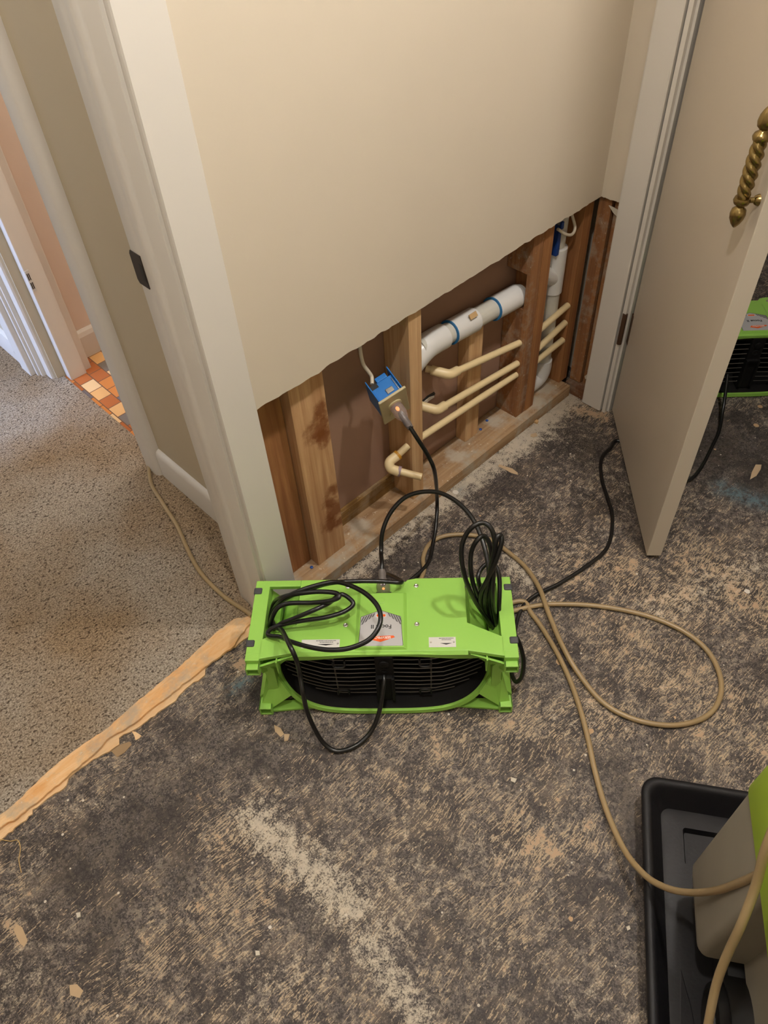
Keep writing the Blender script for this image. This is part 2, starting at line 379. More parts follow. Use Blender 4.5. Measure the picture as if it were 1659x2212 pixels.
BL = {
 'white': [(555, 1775, 760, 1960, 62, .95), (700, 1850, 850, 2010, 70, .6), (790, 2040, 900, 2190, 55, .85), (760, 1245, 930, 1100, 34, .9), (930, 1100, 1120, 960, 34, 1.1),
           (1120, 960, 1225, 860, 36, 1.2), (1185, 900, 1190, 940, 34, .8), (1010, 1080, 1100, 1180, 50, .45), (1110, 1215, 1140, 1250, 32, .9), (1180, 1300, 30, .6), (1200, 1200, 1300, 1150, 40, .5),
           (1420, 1320, 1640, 1220, 60, .6), (1000, 1120, 1280, 1060, 40, .45), (900, 1420, 1120, 1500, 60, .25), (1150, 1380, 1400, 1480, 60, .25), (540, 1570, 30, .5), (110, 1820, 60, 1880, 24, .5), (130, 1770, 230, 1720, 18, .5), (1180, 2040, 60, .35), (920, 1620, 1050, 1560, 50, .3), (760, 1560, 50, .35), (480, 1590, 520, 1700, 30, .35)],
 'dark': [(940, 1040, 1080, 1010, 40, 1), (1060, 930, 1260, 960, 45, 1), (1480, 920, 1640, 1020, 70, 1.1), (850, 1200, 960, 1210, 35, .9), (150, 1880, 420, 1690, 70, .75), (560, 1640, 400, 1600, 45, .7),
          (230, 2000, 60, .7), (380, 1880, 50, .6), (640, 1960, 700, 2030, 28, .8), (620, 1590, 700, 1600, 30, .4), (1330, 1640, 1390, 1900, 26, .7), (1390, 1900, 1410, 2200, 24, .8), (60, 2100, 60, .4), (1000, 1250, 900, 1230, 40, .5),
          (560, 1480, 640, 1560, 25, .6), (1350, 920, 1400, 1180, 16, .9)],  # last strip paints the shade along the door foot
 'tan': [(1110, 1780, 1180, 1830, 48, .9), (1200, 1790, 1270, 1810, 40, .6), (480, 1790, 600, 1900, 70, .6), (430, 1970, 560, 1960, 70, .55), (340, 2060, 80, .5), (250, 2160, 70, .4), (620, 2150, 660, 2190, 50, .5), (1090, 1850, 1110, 2000, 60, .45),
         (420, 1700, 480, 1760, 45, .6), (1280, 1230, 1500, 1300, 70, .7), (1350, 1400, 1640, 1600, 90, .55), (1500, 1200, 1640, 1300, 60, .8), (1300, 930, 1400, 1000, 30, .5), (900, 1560, 1300, 1550, 70, .5), (950, 1650, 60, .4), (800, 1730, 1000, 1700, 80, .3),
         (490, 1400, 540, 1460, 24, .9), (1240, 880, 1300, 900, 18, 1.2), (730, 1950, 100, .3), (30, 1900, 50, .4), (20, 2000, 40, 2030, 20, .9)],
 'blue': [(1560, 1055, 1640, 1085, 18, .9), (500, 1490, 540, 1465, 12, 1), (995, 1060, 12, .6)]}
import array
co = [v.co for v in fl.data.vertices]
for nm, lst in BL.items():
    at = fl.data.attributes.new(nm, 'FLOAT', 'POINT'); vals = array.array('f', [0.0]*len(co))
    bl = seg_blobs(lst)
    for k, c in enumerate(co):
        s = 0
        for (x, y, r, a) in bl:
            dx, dy = c.x-x, c.y-y; d2 = (dx*dx+dy*dy)/(r*r)
            if d2 < 5: s = max(s, a*math.exp(-d2*.9))
        vals[k] = s
    at.data.foreach_set('value', vals)

carpet = bmesh.new()
prism(carpet, [(-.36, .972), (.462, .998), (.462, 1.06), (.575, 1.06), (.598, 1.62), (.597, 2.24), (.60, 4.0), (-2.6, 4.0), (-2.6, 1.06), (-.36, 1.06)], -.02, .008)
struct(finish('floor', carpet, CARPET), 'grey beige speckled carpet of the hallway with brownish stains')
struct(box('floor', (.597, 2.3, 1.06, 2.23, -.02, .001), TILE), 'orange and grey small tiles of the bathroom floor')

# wall_back: drywall cut off 60 cm above the floor
jag = lambda x: .602+noise.noise(Vector((x*38, 0, 3)))*.004+noise.noise(Vector((x*160, 5, 3)))*.0022+noise.noise(Vector((x*9, 7, 1)))*.004
def cutboard(name, a0, a1, b0, b1, axis, ztop=ZC):
    n = 110; pts = [(a0+(a1-a0)*i/n, jag(a0+(a1-a0)*i/n+b0)) for i in range(n+1)]
    bm = bmesh.new(); prism(bm, pts+[(a1, ztop), (a0, ztop)], b0, b1, axis)
    for f in bm.faces:
        c = f.calc_center_median()
        if c.z < .63 and len(f.verts) == 4: f.material_index = 1
    return finish(name, bm, [PAINT, GYPSUM])
struct(cutboard('wall_back', .532, XW, YW, YW+.0125, 'y'), 'cream painted drywall cut off above the exposed studs')
struct(box('wall_back', (-.36, .532, YW, 1.06, 2.05, ZC), PAINT)); struct(box('wall_back', (-1.62, -.36, YW, 1.06, 0, ZC), PAINT))
struct(box('wall_back', (.49, 1.74, 1.036, 1.048, 0, ZC), BROWN), 'brown paper back of the drywall behind the studs')
struct(box('wall_back', (.532, 1.62, .958, 1.035, .78, ZC), STUD_D), 'framing inside the wall above the opening')
# wall_right with the closet doorway
struct(cutboard('wall_right', .872, YW, XW, XW+.0125, 'x'), 'short cream drywall beside the white door casing, cut off above the studs')
struct(box('wall_right', (XW, 1.72, .245, .872, 2.05, ZC), PAINT)); struct(box('wall_right', (XW, 1.72, -2.22, .245, 0, ZC), PAINT))
struct(box('wall_right', (1.708, 1.72, .83, 1.30, 0, ZC), PAINT), 'closet side of the wall')
struct(box('wall_closet', (1.72, 3.2, 1.30, 1.34, 0, ZC), PAINT)); struct(box('wall_closet', (3.16, 3.2, -.7, 1.30, 0, ZC), PAINT)); struct(box('wall_closet', (1.72, 3.16, -.74, -.7, 0, ZC), PAINT))
struct(box('wall_front', (-1.62, XW+.1, -2.26, -2.2, 0, ZC), PAINT)); struct(box('wall_left', (-1.66, -1.6, -2.26, 1.06, 0, ZC), PAINT))
struct(box('ceiling', (-2.7, 3.25, -2.3, 4.1, ZC, ZC+.05), CEIL))
# hallway and bathroom
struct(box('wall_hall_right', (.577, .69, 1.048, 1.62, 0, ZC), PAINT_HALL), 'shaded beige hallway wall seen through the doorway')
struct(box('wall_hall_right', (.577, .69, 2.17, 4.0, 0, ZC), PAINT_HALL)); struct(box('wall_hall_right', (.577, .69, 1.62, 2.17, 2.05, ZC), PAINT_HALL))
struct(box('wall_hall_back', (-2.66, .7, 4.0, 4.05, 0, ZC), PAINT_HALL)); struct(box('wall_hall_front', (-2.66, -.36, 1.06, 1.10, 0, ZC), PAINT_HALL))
struct(box('wall_daylight_block', (-2.6, .08, 1.93, 2.02, 0, ZC), PAINT_HALL))  # unseen wall, added to cut the window daylight off the near carpet
bm = bmesh.new()
for q in ((1.10, 2.25, 0, ZC), (3.55, 4.0, 0, ZC), (2.25, 3.55, 0, .9), (2.25, 3.55, 2.1, ZC)): bx(bm, -2.66, -2.6, *q)
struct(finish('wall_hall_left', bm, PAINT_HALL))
wn = empty('window_1', (-2.63, 2.9, 1.5)); struct(wn, 'daylit window at the left end of the hallway')
bm = bmesh.new()
for q in ((-.65, -.61, -.6, .6), (.61, .65, -.6, .6), (-.65, .65, -.6, -.56), (-.65, .65, .56, .6), (-.02, .02, -.6, .6)): bx(bm, -.02, .02, *q)
finish('window_frame', bm, TRIMW, wn)
struct(box('wall_bath_back', (.69, 2.3, 2.222, 2.26, 0, ZC), PAINT_BATH), 'warm pinkish bathroom wall')
struct(box('wall_bath_right', (2.3, 2.34, 1.06, 2.26, 0, ZC), PAINT_BATH)); struct(box('wall_bath_front', (.69, 2.3, 1.05, 1.09, 0, ZC), PAINT_BATH))
bm = bmesh.new(); prism(bm, [(2.222, 0), (2.207, 0), (2.207, .075), (2.212, .088), (2.218, .095), (2.222, .095)], .66, 2.3, 'x')
struct(finish('baseboard_bath', bm, TRIMW), 'white baseboard on the pink bathroom wall')
bm = bmesh.new(); prism(bm, [(.577, 0), (.563, 0), (.563, .085), (.566, .096), (.572, .101), (.577, .102)], 1.06, 1.545, 'y')
struct(finish('baseboard_hall', bm, TRIMW, smooth=True), 'white rounded baseboard of the beige hallway wall')
# hall-side casing of the bathroom doorway (near side)
bm = bmesh.new(); prism(bm, [(.577, 1.545), (.570, 1.546), (.556, 1.553), (.551, 1.563), (.551, 1.610), (.556, 1.624), (.566, 1.628), (.60, 1.630), (.60, 1.62), (.577, 1.62)], 0, 2.1)
struct(finish('trim_1', bm, TRIMW, smooth=True), 'white casing at the near side of the bathroom doorway')
# far jamb and casings
tj = box('trim_2', (.605, .66, 2.135, 2.17, 0, 2.1), TRIMW, bevel=.002); struct(tj, 'far bathroom door jamb with small slotted strike plate')
bm = bmesh.new(); s0 = aty(60, 610, 2.135)
bx(bm, .6065, .6185, 2.1335, 2.136, s0.z-.033, s0.z+.033); finish('strike_plate', bm, LABELW, tj)
bm = bmesh.new()
for dx in (.0085, .0130):
    for dz in (-.024, .004): bx(bm, .600+dx, .6025+dx, 2.1325, 2.134, s0.z+dz, s0.z+dz+.02)
finish('strike_slot', bm, DARKST, tj)
struct(box('trim_3', (.648, .685, 2.15, 2.165, 0, 2.1), TRIMW, bevel=.002)); struct(box('trim_4', (.562, .603, 2.178, 2.235, 0, 2.1), TRIMW, bevel=.008), 'rounded white casing at the far side of the bathroom doorway')
bm = bmesh.new(); bx(bm, .549, .562, 2.215, 2.232, 0, 2.1); bx(bm, .541, .556, 2.228, 2.244, 0, 2.1); bx(bm, .547, .57, 2.240, 2.252, 0, 2.1)
struct(finish('trim_5', bm, TRIMW), 'narrow grooved white moulding at the end of the hallway')
struct(box('trim_6', (.524, .545, 2.246, 2.312, 0, 2.1), TRIMW, bevel=.003), 'flat white casing at the far end of the hallway')
bm = bmesh.new(); prism(bm, [(.577, 0), (.532, 0), (.528, .06), (.534, .09), (.548, .10), (.577, .10)], 2.33, 2.5, 'y')
struct(finish('baseboard_hall', bm, TRIMW, smooth=True), 'rounded white baseboard end in the far hallway')
struct(box('trim_7', (.545, .577, 2.25, 4.0, 0, ZC), PAINT_HALL))

# left doorway of the room: casing, jamb, stop, strike plate
bm = bmesh.new(); prism(bm, [(.4695, .945), (.4695, .932), (.4715, .930), (.5405, .930), (.5425, .932), (.5425, .945)], 0, 2.1)
struct(finish('trim_8', bm, TRIMW, smooth=True, auto=30), 'bright white flat door casing left of the opened wall')
bm = bmesh.new(); prism(bm, [(.4640, .942), (.4625, .944), (.4625, .983), (.4600, .988), (.4570, .992), (.4565, 1.000), (.4575, 1.010), (.4615, 1.022), (.4625, 1.030), (.4625, 1.060), (.4650, 1.063), (.532, 1.063), (.532, .960), (.4755, .960), (.4755, .942)], 0, 2.05)
jb = struct(finish('trim_9', bm, TRIMW, smooth=True, auto=50), 'white painted door jamb with a rounded stop')
zs = .8825
bm = bmesh.new()
prism(bm, [(1.034, zs-.0285), (1.062, zs-.0285), (1.066, zs-.022), (1.066, zs+.022), (1.062, zs+.0285), (1.034, zs+.0285)], .4610, .4628, 'x')
finish('strike_plate', bm, DARKST, jb)
box('strike_hole', (.4606, .4615, 1.036, 1.045, zs-.017, zs+.012), INK, jb)
struct(box('trim_10', (-.375, -.345, .93, 1.063, 0, 2.05), TRIMW)); struct(box('trim_11', (-.345, .4625, .945, 1.063, 2.03, 2.05), TRIMW))

# right doorway: casing and jamb on the wall_right
bm = bmesh.new(); prism(bm, [(XW, .888), (1.594, .887), (1.593, .884), (1.593, .829), (1.595, .826), (XW, .826)], .004, 2.1)
struct(finish('trim_12', bm, TRIMW), 'white flat door casing between the studs and the open door')
bm = bmesh.new(); bx(bm, 1.600, 1.72, .812, .822, 0, 2.05); bx(bm, 1.612, 1.72, .806, .812, 0, 2.05); bx(bm, 1.645, 1.68, .796, .812, 0, 2.05)
struct(finish('trim_13', bm, TRIMW), 'white jamb with narrow steps on the hinge side')
struct(box('trim_14', (1.60, 1.72, .245, .262, 0, 2.05), TRIMW)); struct(box('trim_15', (1.593, XW, .18, .245, 0, 2.1), TRIMW))

# ------------------------------------------------------------------ open door with brass pull
hinge = Vector((1.612, .797, 0)); dd = Vector((1.219, .430, 0))-hinge; L = dd.length
door = empty('door_1', hinge, math.atan2(dd.y, dd.x)); struct(door, 'cream painted slab door standing open into the room')
TH = .034                               # local x along the leaf, local y: -  = the visible face side
ly = Matrix.Rotation(-math.atan2(dd.y, dd.x), 4, 'Z')
side = -1 if (ly @ Vector((-.672, .741, 0))).y < 0 else 1
y0, y1 = (0, -side*TH) if side > 0 else (0, TH)
bm = bmesh.new(); bx(bm, 0, L, min(y0, y1), max(y0, y1), .013, 2.03); leaf = finish('door_leaf', bm, DOORP, door, bevel=.0015)
nrm = Vector((dd.y, -dd.x, 0)).normalized(); nrm = nrm if nrm.dot(Vector((-.672, .741, 0))) > 0 else -nrm
def on_door(u, v, off=0):
    r = ray(u, v); t = ((hinge-CAM).dot(nrm)+off)/r.dot(nrm); return CAM+r*t
base = on_door(1639, 432)
best = min([(abs((RW.transposed() @ (base+nrm*d-CAM)).x/-(RW.transposed() @ (base+nrm*d-CAM)).z*F_PX+CX-1603), d) for d in [i*.001 for i in range(10, 90)]])[1]
b0 = base+nrm*best
zt = on_door(1640, 287, best).z
Lp = b0.copy(); H = zt-b0.z
dinv = (Matrix.Translation(hinge) @ Matrix.Rotation(math.atan2(dd.y, dd.x), 4, 'Z')).inverted()
def dl(p): return dinv @ Vector(p)
pull = finish('pull_handle', (lambda b: (lathe(b, [(.0075, 0), (.0075, 1e-4)], dl(b0)), b)[1])(bmesh.new()), BRASS, door)
# twisted shaft: three lobes wound round each other
bm = bmesh.new(); n = 90; loops = []
for i in range(n+1):
    t = i/n; z = H*t; rr = .0122*(1-.25*abs(2*t-1)**3); tw = -t*math.pi*2*2.1; lp = []
    for k in range(30):
        a = 2*math.pi*k/30; r = rr*(.72+.30*abs(math.cos(1.5*(a-tw))))
        lp.append(dl(b0+Vector((math.cos(a)*r, math.sin(a)*r, z))))
    loops.append(lp)
loft(bm, loops)
sh = finish('twisted_shaft', bm, BRASS, pull, smooth=True, auto=70)
for sgn, zb in ((-1, 0), (1, H)):
    bm = bmesh.new()
    lathe(bm, [(.006, -.006), (.012, -.005), (.0135, 0), (.0115, .005), (.007, .008), (.006, .010)] , dl(b0+Vector((0, 0, zb))), (0, 0, sgn))
    finish('collar', bm, BRASS, pull, smooth=True)
    bm = bmesh.new()
    lathe(bm, [(.005, .008), (.006, .010), (.0112, .015), (.0125, .022), (.0112, .030), (.0075, .038), (.003, .044), (.0005, .046)], dl(b0+Vector((0, 0, zb))), (0, 0, sgn))
    finish('finial', bm, BRASS, pull, smooth=True)
    bm = bmesh.new(); p0, p1 = dl(b0+Vector((0, 0, zb))), dl(base+Vector((0, 0, zb)))
    ax = (p1-p0); ln = ax.length
    lathe(bm, [(.006, .004), (.0045, .012), (.0045, ln-.008), (.007, ln-.006), (.0085, ln-.003), (.0095, ln)], p0, ax); finish('post', bm, BRASS, pull, smooth=True)
for hz in (.287, 1.78):
    bm = bmesh.new(); ph = Vector((1.6005, .814, hz))
    lathe(bm, [(.0065, -.046), (.0065, .046)], dl(ph)); bx(bm, -.009, .006, -.001, .012, hz-.044, hz+.044)
    finish('hinge', bm, RUST, door, smooth=True)

# ------------------------------------------------------------------ framing inside the opened wall
def thing_box(name, b, m, label, cat, group=None, bevel=.0012, loc=None):
    x0, x1, y0_, y1_, z0, z1 = b; o = box(name, (0, x1-x0, 0, y1_-y0_, 0, z1-z0), m, bevel=bevel, loc=(x0, y0_, z0)); return tag(o, label, cat, group)
GS = 'wall studs bared below the cut drywall'
thing_box('bottom_plate', (.545, 1.595, .934, 1.035, 0, .038), PLATEM, 'long dusty bottom plate lying on the floor under the studs', 'board')
thing_box('wall_stud', (.546, .638, 1.000, 1.035, .038, .775), STUD_D, 'dark wooden stud half hidden behind the white casing', 'stud', GS)
thing_box('wall_stud', (.640, .727, .972, 1.008, .038, .775), STUD_L, 'wide flat stud with two dark brown stains', 'stud', GS)
thing_box('wall_stud', (.951, .989, .955, 1.035, .038, .775), STUD_P, 'pale clean stud behind the blue outlet box', 'stud', GS)
thing_box('wall_stud', (1.203, 1.255, 1.000, 1.035, .038, .405), STUD_P, 'short pale stud piece standing under the white drain pipe', 'stud', GS)
bm = bmesh.new()                        # notched stud: pass-through for the drain
prism(bm, [(0, 0), (.073, 0), (.073, .350), (.012, .350), (.012, .448), (.073, .448), (.073, .737), (0, .737)], 0, .038, 'x')
tag(finish('wall_stud', bm, STUD_DD, bevel=.0012, loc=(1.376, .962, .038)), 'scuffed brown stud notched around the white drain pipe', 'stud', GS)
thing_box('wall_stud', (1.415, 1.451, .961, 1.035, .038, .775), STUD_D, 'clean orange brown stud doubled against the notched stud', 'stud', GS)
thing_box('wall_stud', (1.581, 1.617, .966, 1.035, .038, .775), STUD_D, 'corner stud that the upper cream water pipes run into', 'stud', GS)
thing_box('wall_stud', (1.6215, 1.659, .921, .9575, .038, .775), STUD_DD, 'stud with nail heads just right of the black corner gap', 'stud', GS)
thing_box('wall_stud', (1.6215, 1.66, .862, .912, 0, .775), STUD_DD, 'paint splattered stud next to the right door casing', 'stud', GS)
thing_box('end_plate', (1.604, 1.66, .885, .958, 0, .036), PLATED, 'short dark brown plate at the foot of the corner studs', 'board')
thing_box('blocking', (.728, .9505, 1.022, 1.0355, .038, .086), BLOCKM, 'mould stained yellowish board strip behind the bottom plate', 'board')
for k, (u, v, lab) in enumerate(((673, 1225, 'dark blue screw head in the plate left of the stained stud'), (1052, 908, 'bright blue screw head on the plate by the short pale stud'), (1038, 927, 'dark blue screw head beside the foot of the short pale stud'))):
    p = atz(u, v, .04); bm = bmesh.new(); lathe(bm, [(.0015, -.01), (.0015, 0), (.0042, .0005), (.0042, .0022), (.0025, .0034)], (0, 0, 0), seg=12)
    tag(finish('screw', bm, BLUEPIN, smooth=True, loc=(p.x, p.y, .038)), lab, 'screw')
# torn paper hole and drywall scraps
def chip(name, pts_px, z, th, m, label, cat, group=None):
    P = [atz(u, v, z) for u, v in pts_px]; c = sum(P, Vector())/len(P)
    bm = bmesh.new(); prism(bm, [(p.x-c.x, p.y-c.y) for p in P], 0, th)
    for v in bm.verts:
        if v.co.z > 0: v.co.z += random.uniform(-.2, .5)*th
    bmesh.ops.triangulate(bm, faces=[f for f in bm.faces if len(f.verts) > 4])
    return tag(finish(name, bm, m, loc=(c.x, c.y, z)), label, cat, group)
o_, s_ = (880, 820), 4.366
chip('wood_chip', [p[:2] for p in zp(o_, s_, [(1150, 365), (1180, 355), (1235, 405), (1225, 420), (1195, 410)])], .0, .006, CHIPW, 'small pale wood chip on the floor at the foot of the doubled stud', 'chip')
chip('wood_chip', [p[:2] for p in zp(o_, s_, [(1100, 370), (1125, 360), (1150, 400), (1120, 440), (1100, 430)])], .0, .005, PLATED, 'brown wood chip left of the pale chip', 'chip')
chip('paper_scrap', [p[:2] for p in zp((0, 1250), 2.37, [(675, 782), (695, 785), (725, 805), (715, 818), (695, 828), (688, 805)])], 0, .0015, STRIPP, 'small torn paper scrap below the orange wood strip', 'scrap')
chip('paper_scrap', [p[:2] for p in zp((0, 1250), 2.37, [(570, 885), (620, 850), (665, 835), (675, 850), (640, 890), (600, 915)])], 0, .0012, plain('tan_paper', (150, 124, 92), .9), 'dull tan paper patch stuck to the floor under the orange strip', 'scrap')
chip('plaster_chip', [(1180, 1303), (1189, 1299), (1194, 1306), (1186, 1314)], 0, .003, SOIL_W, 'white plaster crumb left of the tan hose crossing', 'crumb')
chip('plaster_chip', [(1104, 1680), (1116, 1684), (1112, 1692), (1103, 1688)], 0, .003, SOIL_W, 'pale plaster crumb on the open floor above the tan flakes', 'crumb')
chip('plaster_chip', [(1352, 2003), (1359, 2000), (1361, 2008), (1355, 2011)], 0, .003, SOIL_W, 'white plaster crumb beside the black tray', 'crumb')
chip('plaster_chip', [(165, 1973), (174, 1971), (175, 1981), (168, 1984)], 0, .003, SOIL_W, 'white plaster crumb at the lower left of the floor', 'crumb')
chip('plaster_chip', [(552, 2054), (561, 2055), (562, 2064), (553, 2065)], 0, .003, SOIL_W, 'white plaster crumb near the bottom of the pale patch', 'crumb')
TANF = plain('tan_flake', (186, 160, 126), .8, var=.15, nscale=60)
for P_px, lab_ in (([(1078, 1003), (1092, 1008), (1106, 1012), (1118, 1021), (1119, 1026), (1104, 1022), (1090, 1014), (1076, 1008)], 'long tan flake on the dark floor right of the black cord arch'),
                   ([(1632, 1004), (1645, 1004), (1643, 1014), (1634, 1028), (1620, 1036), (1624, 1020)], 'pinkish flake on the dark floor right of the open door'),
                   ([(1147, 938), (1158, 935), (1161, 942), (1152, 945), (1146, 943)], 'small round tan flake near the bottom plate'),
                   ([(36, 1996), (48, 2003), (60, 2032), (52, 2046), (42, 2036), (30, 2010)], 'tan flake at the left edge of the floor'),
                   ([(592, 1566), (606, 1573), (614, 1586), (606, 1592), (594, 1580)], 'tan flake in front of the left foot of the air mover'),
                   ([(614, 1586), (626, 1586), (622, 1600), (614, 1602)], 'pale flake just below the tan one by the left foot'),
                   ([(150, 2128), (166, 2126), (180, 2140), (172, 2156), (152, 2150)], 'round brownish flake near the lower left corner')):
    chip('floor_flake', P_px, 0, .0007, TANF, lab_, 'flake')
# drywall tatters hanging at the studs
def tatter(name, pts, fn, m, label, th):
    P = [fn(u, v) for u, v in pts]; bm = bmesh.new(); a = [bm.verts.new(p) for p in P]; b = [bm.verts.new(p+th) for p in P]; n = len(P)
    bm.faces.new(a); bm.faces.new(b[::-1])
    for i in range(n): bm.faces.new((a[i], a[(i+1) % n], b[(i+1) % n], b[i]))
    bmesh.ops.triangulate(bm, faces=[f for f in bm.faces if len(f.verts) > 4])
    return tag(finish(name, bm, m), label, 'scrap')
tatter('paper_tatter', [p[:2] for p in zp((1240, 0), 3.96, [(300, 1755), (345, 1775), (385, 1800), (392, 1870), (370, 1850), (340, 1820)])], lambda u, v: atx(u, v, 1.6195), GYPSUM, 'curled white paper tatter on the stud under the right drywall', Vector((-.002, 0, 0)))
tatter('paper_tatter', [p[:2] for p in zp((540, 640), 3.567, [(1120, 185), (1215, 130), (1205, 185), (1185, 228), (1150, 210)])], lambda u, v: atx(u, v, .951), CHIPW, 'torn pale paper flap at the top of the pale stud', Vector((-.002, 0, 0)))
tatter('paper_tatter', [p[:2] for p in zp((1120, 700), 5.53, [(795, 620), (850, 575), (840, 640), (800, 655)])], lambda u, v: atx(u, v, 1.612), GYPSUM, 'small cream paper scrap low beside the right casing', Vector((-.002, 0, 0)))
tatter('hole_shade_patch', [p[:2] for p in zp((880, 820), 4.366, [(140, 195), (190, 150), (250, 115), (262, 130), (240, 170), (190, 205), (145, 225)])], lambda u, v: aty(u, v, 1.0358), INK, 'dark patch painted as the shaded torn hole behind the lower cream elbow', Vector((0, -.001, 0)))  # flat dark sheet painted as the shade inside a hole; board uncut
tatter('paper_tatter', [p[:2] for p in zp((880, 820), 4.366, [(145, 215), (205, 165), (250, 150), (250, 165), (200, 200), (150, 235)])], lambda u, v: aty(u, v, 1.0345), GYPSUM, 'white torn paper edge under the dark hole in the brown board', Vector((0, -.0015, 0)))

# ------------------------------------------------------------------ plumbing
def cyl(name, p0, p1, r, m, parent=None, seg=28, prof=None):
    p0, p1 = Vector(p0), Vector(p1); ax = p1-p0; ln = ax.length
    bm = bmesh.new(); lathe(bm, prof(ln) if prof else [(r, 0), (r, ln)], p0, ax, seg); return finish(name, bm, m, parent, smooth=True)
hub = lambda r: (lambda ln: [(r-.003, 0), (r, .002), (r, ln-.002), (r-.003, ln)])
dr = tag(empty('drain_pipe', (1.04, 1.0, .44)), 'thick white drain pipe running level between pale and scuffed studs', 'pipe')
T = lambda x, y, z: Vector((x-1.04, y-1.0, z-.44))
dz_ = lambda x: .438-.030*(x-1.04)/.34+.003
P_ = lambda x: T(x, 1.005, dz_(x))
cyl('pipe', P_(1.03), P_(1.40), .0245, PVC2, dr)
cyl('coupling', P_(1.136), P_(1.222), .0295, PVC, dr, prof=hub(.0295))
cyl('coupling', P_(1.292), P_(1.388), .0295, PVC, dr, prof=hub(.0295))
cyl('primer_ring', P_(1.1335), P_(1.1365), .0301, BLUEP, dr); cyl('primer_ring', P_(1.2895), P_(1.2925), .0301, BLUEP, dr)
tubeo('elbow', [P_(1.112), P_(1.085), T(1.060, 1.005, dz_(1.06)-.002), T(1.035, 1.005, dz_(1.04)-.010), T(1.010, 1.005, dz_(1.04)-.022), T(.990, 1.005, dz_(1.04)-.030)], .0300, PVC, dr, 28)
lb = box('pipe_label', (-.012, .012, -.0315, -.0285, -.006, .006), CHIPW, dr, loc=P_(1.195)+Vector((0, .004, .012))); lb.rotation_euler = (math.radians(-38), 0, 0)
GP = 'cream water supply pipes in the opened wall'
def wpipe(label, segs, elbows=(), r=.0088, rings=()):
    e = tag(empty('water_pipe', segs[0][0]), label, 'pipe', GP); q = Vector(segs[0][0])
    for a, b in segs: cyl('pipe', Vector(a)-q, Vector(b)-q, r, CPVC, e, 18)
    for pts in elbows: tubeo('elbow', [Vector(p)-q for p in pts], r+.0032, CPVC, e, 18)
    for a, b, m in rings: cyl('cement_ring', Vector(a)-q, Vector(b)-q, r+.0042, m, e, 18)
    return e
A1, B1 = (1.122, .985, .330), (1.3755, .975, .288)
wpipe('topmost cream pipe with an elbow running to the scuffed stud', [(A1, B1), ((1.112, .99, .336), (1.084, 1.034, .342))], [[(1.145, .985, .326), (1.118, .986, .331), (1.104, 1.000, .336), (1.090, 1.022, .341)]])
A2, B2 = (1.078, .985, .246), (1.3755, .975, .222)
wpipe('middle cream pipe with an elbow low beside the pale stud', [(A2, B2), ((1.065, .99, .25), (1.036, 1.034, .262))], [[(1.10, .985, .244), (1.074, .986, .247), (1.060, 1.000, .252), (1.045, 1.022, .258)]])
wpipe('lowest straight cream pipe between pale and scuffed studs', [((.9892, .978, .206), (1.3755, .976, .184))])
wpipe('uppermost cream pipe right of the doubled stud', [((1.4512, .975, .283), (1.5808, .975, .300))])
wpipe('middle cream pipe right of the doubled stud', [((1.4512, .975, .220), (1.5808, .975, .245))])
wpipe('lowest cream pipe right of the doubled stud', [((1.4512, .975, .180), (1.5808, .975, .187))])
wpipe('open ended cream pipe stub with elbow on the pale stud', [((.9505, .968, .222), (.905, .973, .206)), ((.893, .962, .186), (.931, .905, .172))],
      [[(.915, .972, .210), (.893, .974, .204), (.888, .966, .192), (.899, .950, .183)]],
      rings=[((.915, .972, .2095), (.921, .9712, .2115), AMBER), ((.8985, .953, .1838), (.9025, .947, .1822), PURPLE)])
box('pipe_bore', (-.001, .001, -.001, .001, -.001, .001), INK, [o for o in C.objects if o.name.startswith('water_pipe')][-1])
vp = tag(empty('vent_pipe', (1.533, 1.0, .08)), 'upright white drain pipe with branch tee in the corner bay', 'pipe')
VZ = lambda z, dx=0: Vector((dx, 0, z-.08))
cyl('pipe', VZ(.115), VZ(.47), .0215, PVC2, vp); cyl('pipe', VZ(.46), VZ(.70, .003), .0175, PVC2, vp)
cyl('tee', VZ(.355), VZ(.485), .0255, PVC, vp, prof=hub(.0255))
cyl('tee_branch', VZ(.40, -.008), VZ(.445, -.075), .022, PVC, vp)
tubeo('trap', [VZ(.135), VZ(.10), Vector((-.010, .004, -.006)), Vector((-.045, .008, -.014)), Vector((-.075, .010, -.004))], .0262, PVC, vp, 24)
nb = tag(empty('junction_box', (1.503, .968, .45)), 'narrow dark blue electrical box behind the doubled stud', 'electrical box')
box('box_body', (-.006, .006, .010, .050, .028, .105), NAVY, nb, bevel=.002); box('mounting_ear', (-.004, .006, .006, .012, .100, .118), NAVY, nb, bevel=.001)
tag(tubeo('electrical_cable', [aty(1231, 420, .995), aty(1234, 456, .99), aty(1242, 490, .972), aty(1236, 506, .966), aty(1222, 506, .966), aty(1205, 495, .972)], .0038, CABLE), 'white cable bending down into the dark blue box', 'cable')

# ------------------------------------------------------------------ outlet hanging beside the pale stud
oc = Vector((.8697, .9240, .4243))
ob = tag(empty('outlet_box', oc, 0), 'bright blue outlet box with almond cover plate hanging beside the pale stud', 'outlet')
ob.rotation_euler = (math.radians(19.5), math.radians(-15.9), math.radians(-16.2))
OM = Matrix.Translation(oc) @ ob.rotation_euler.to_matrix().to_4x4()
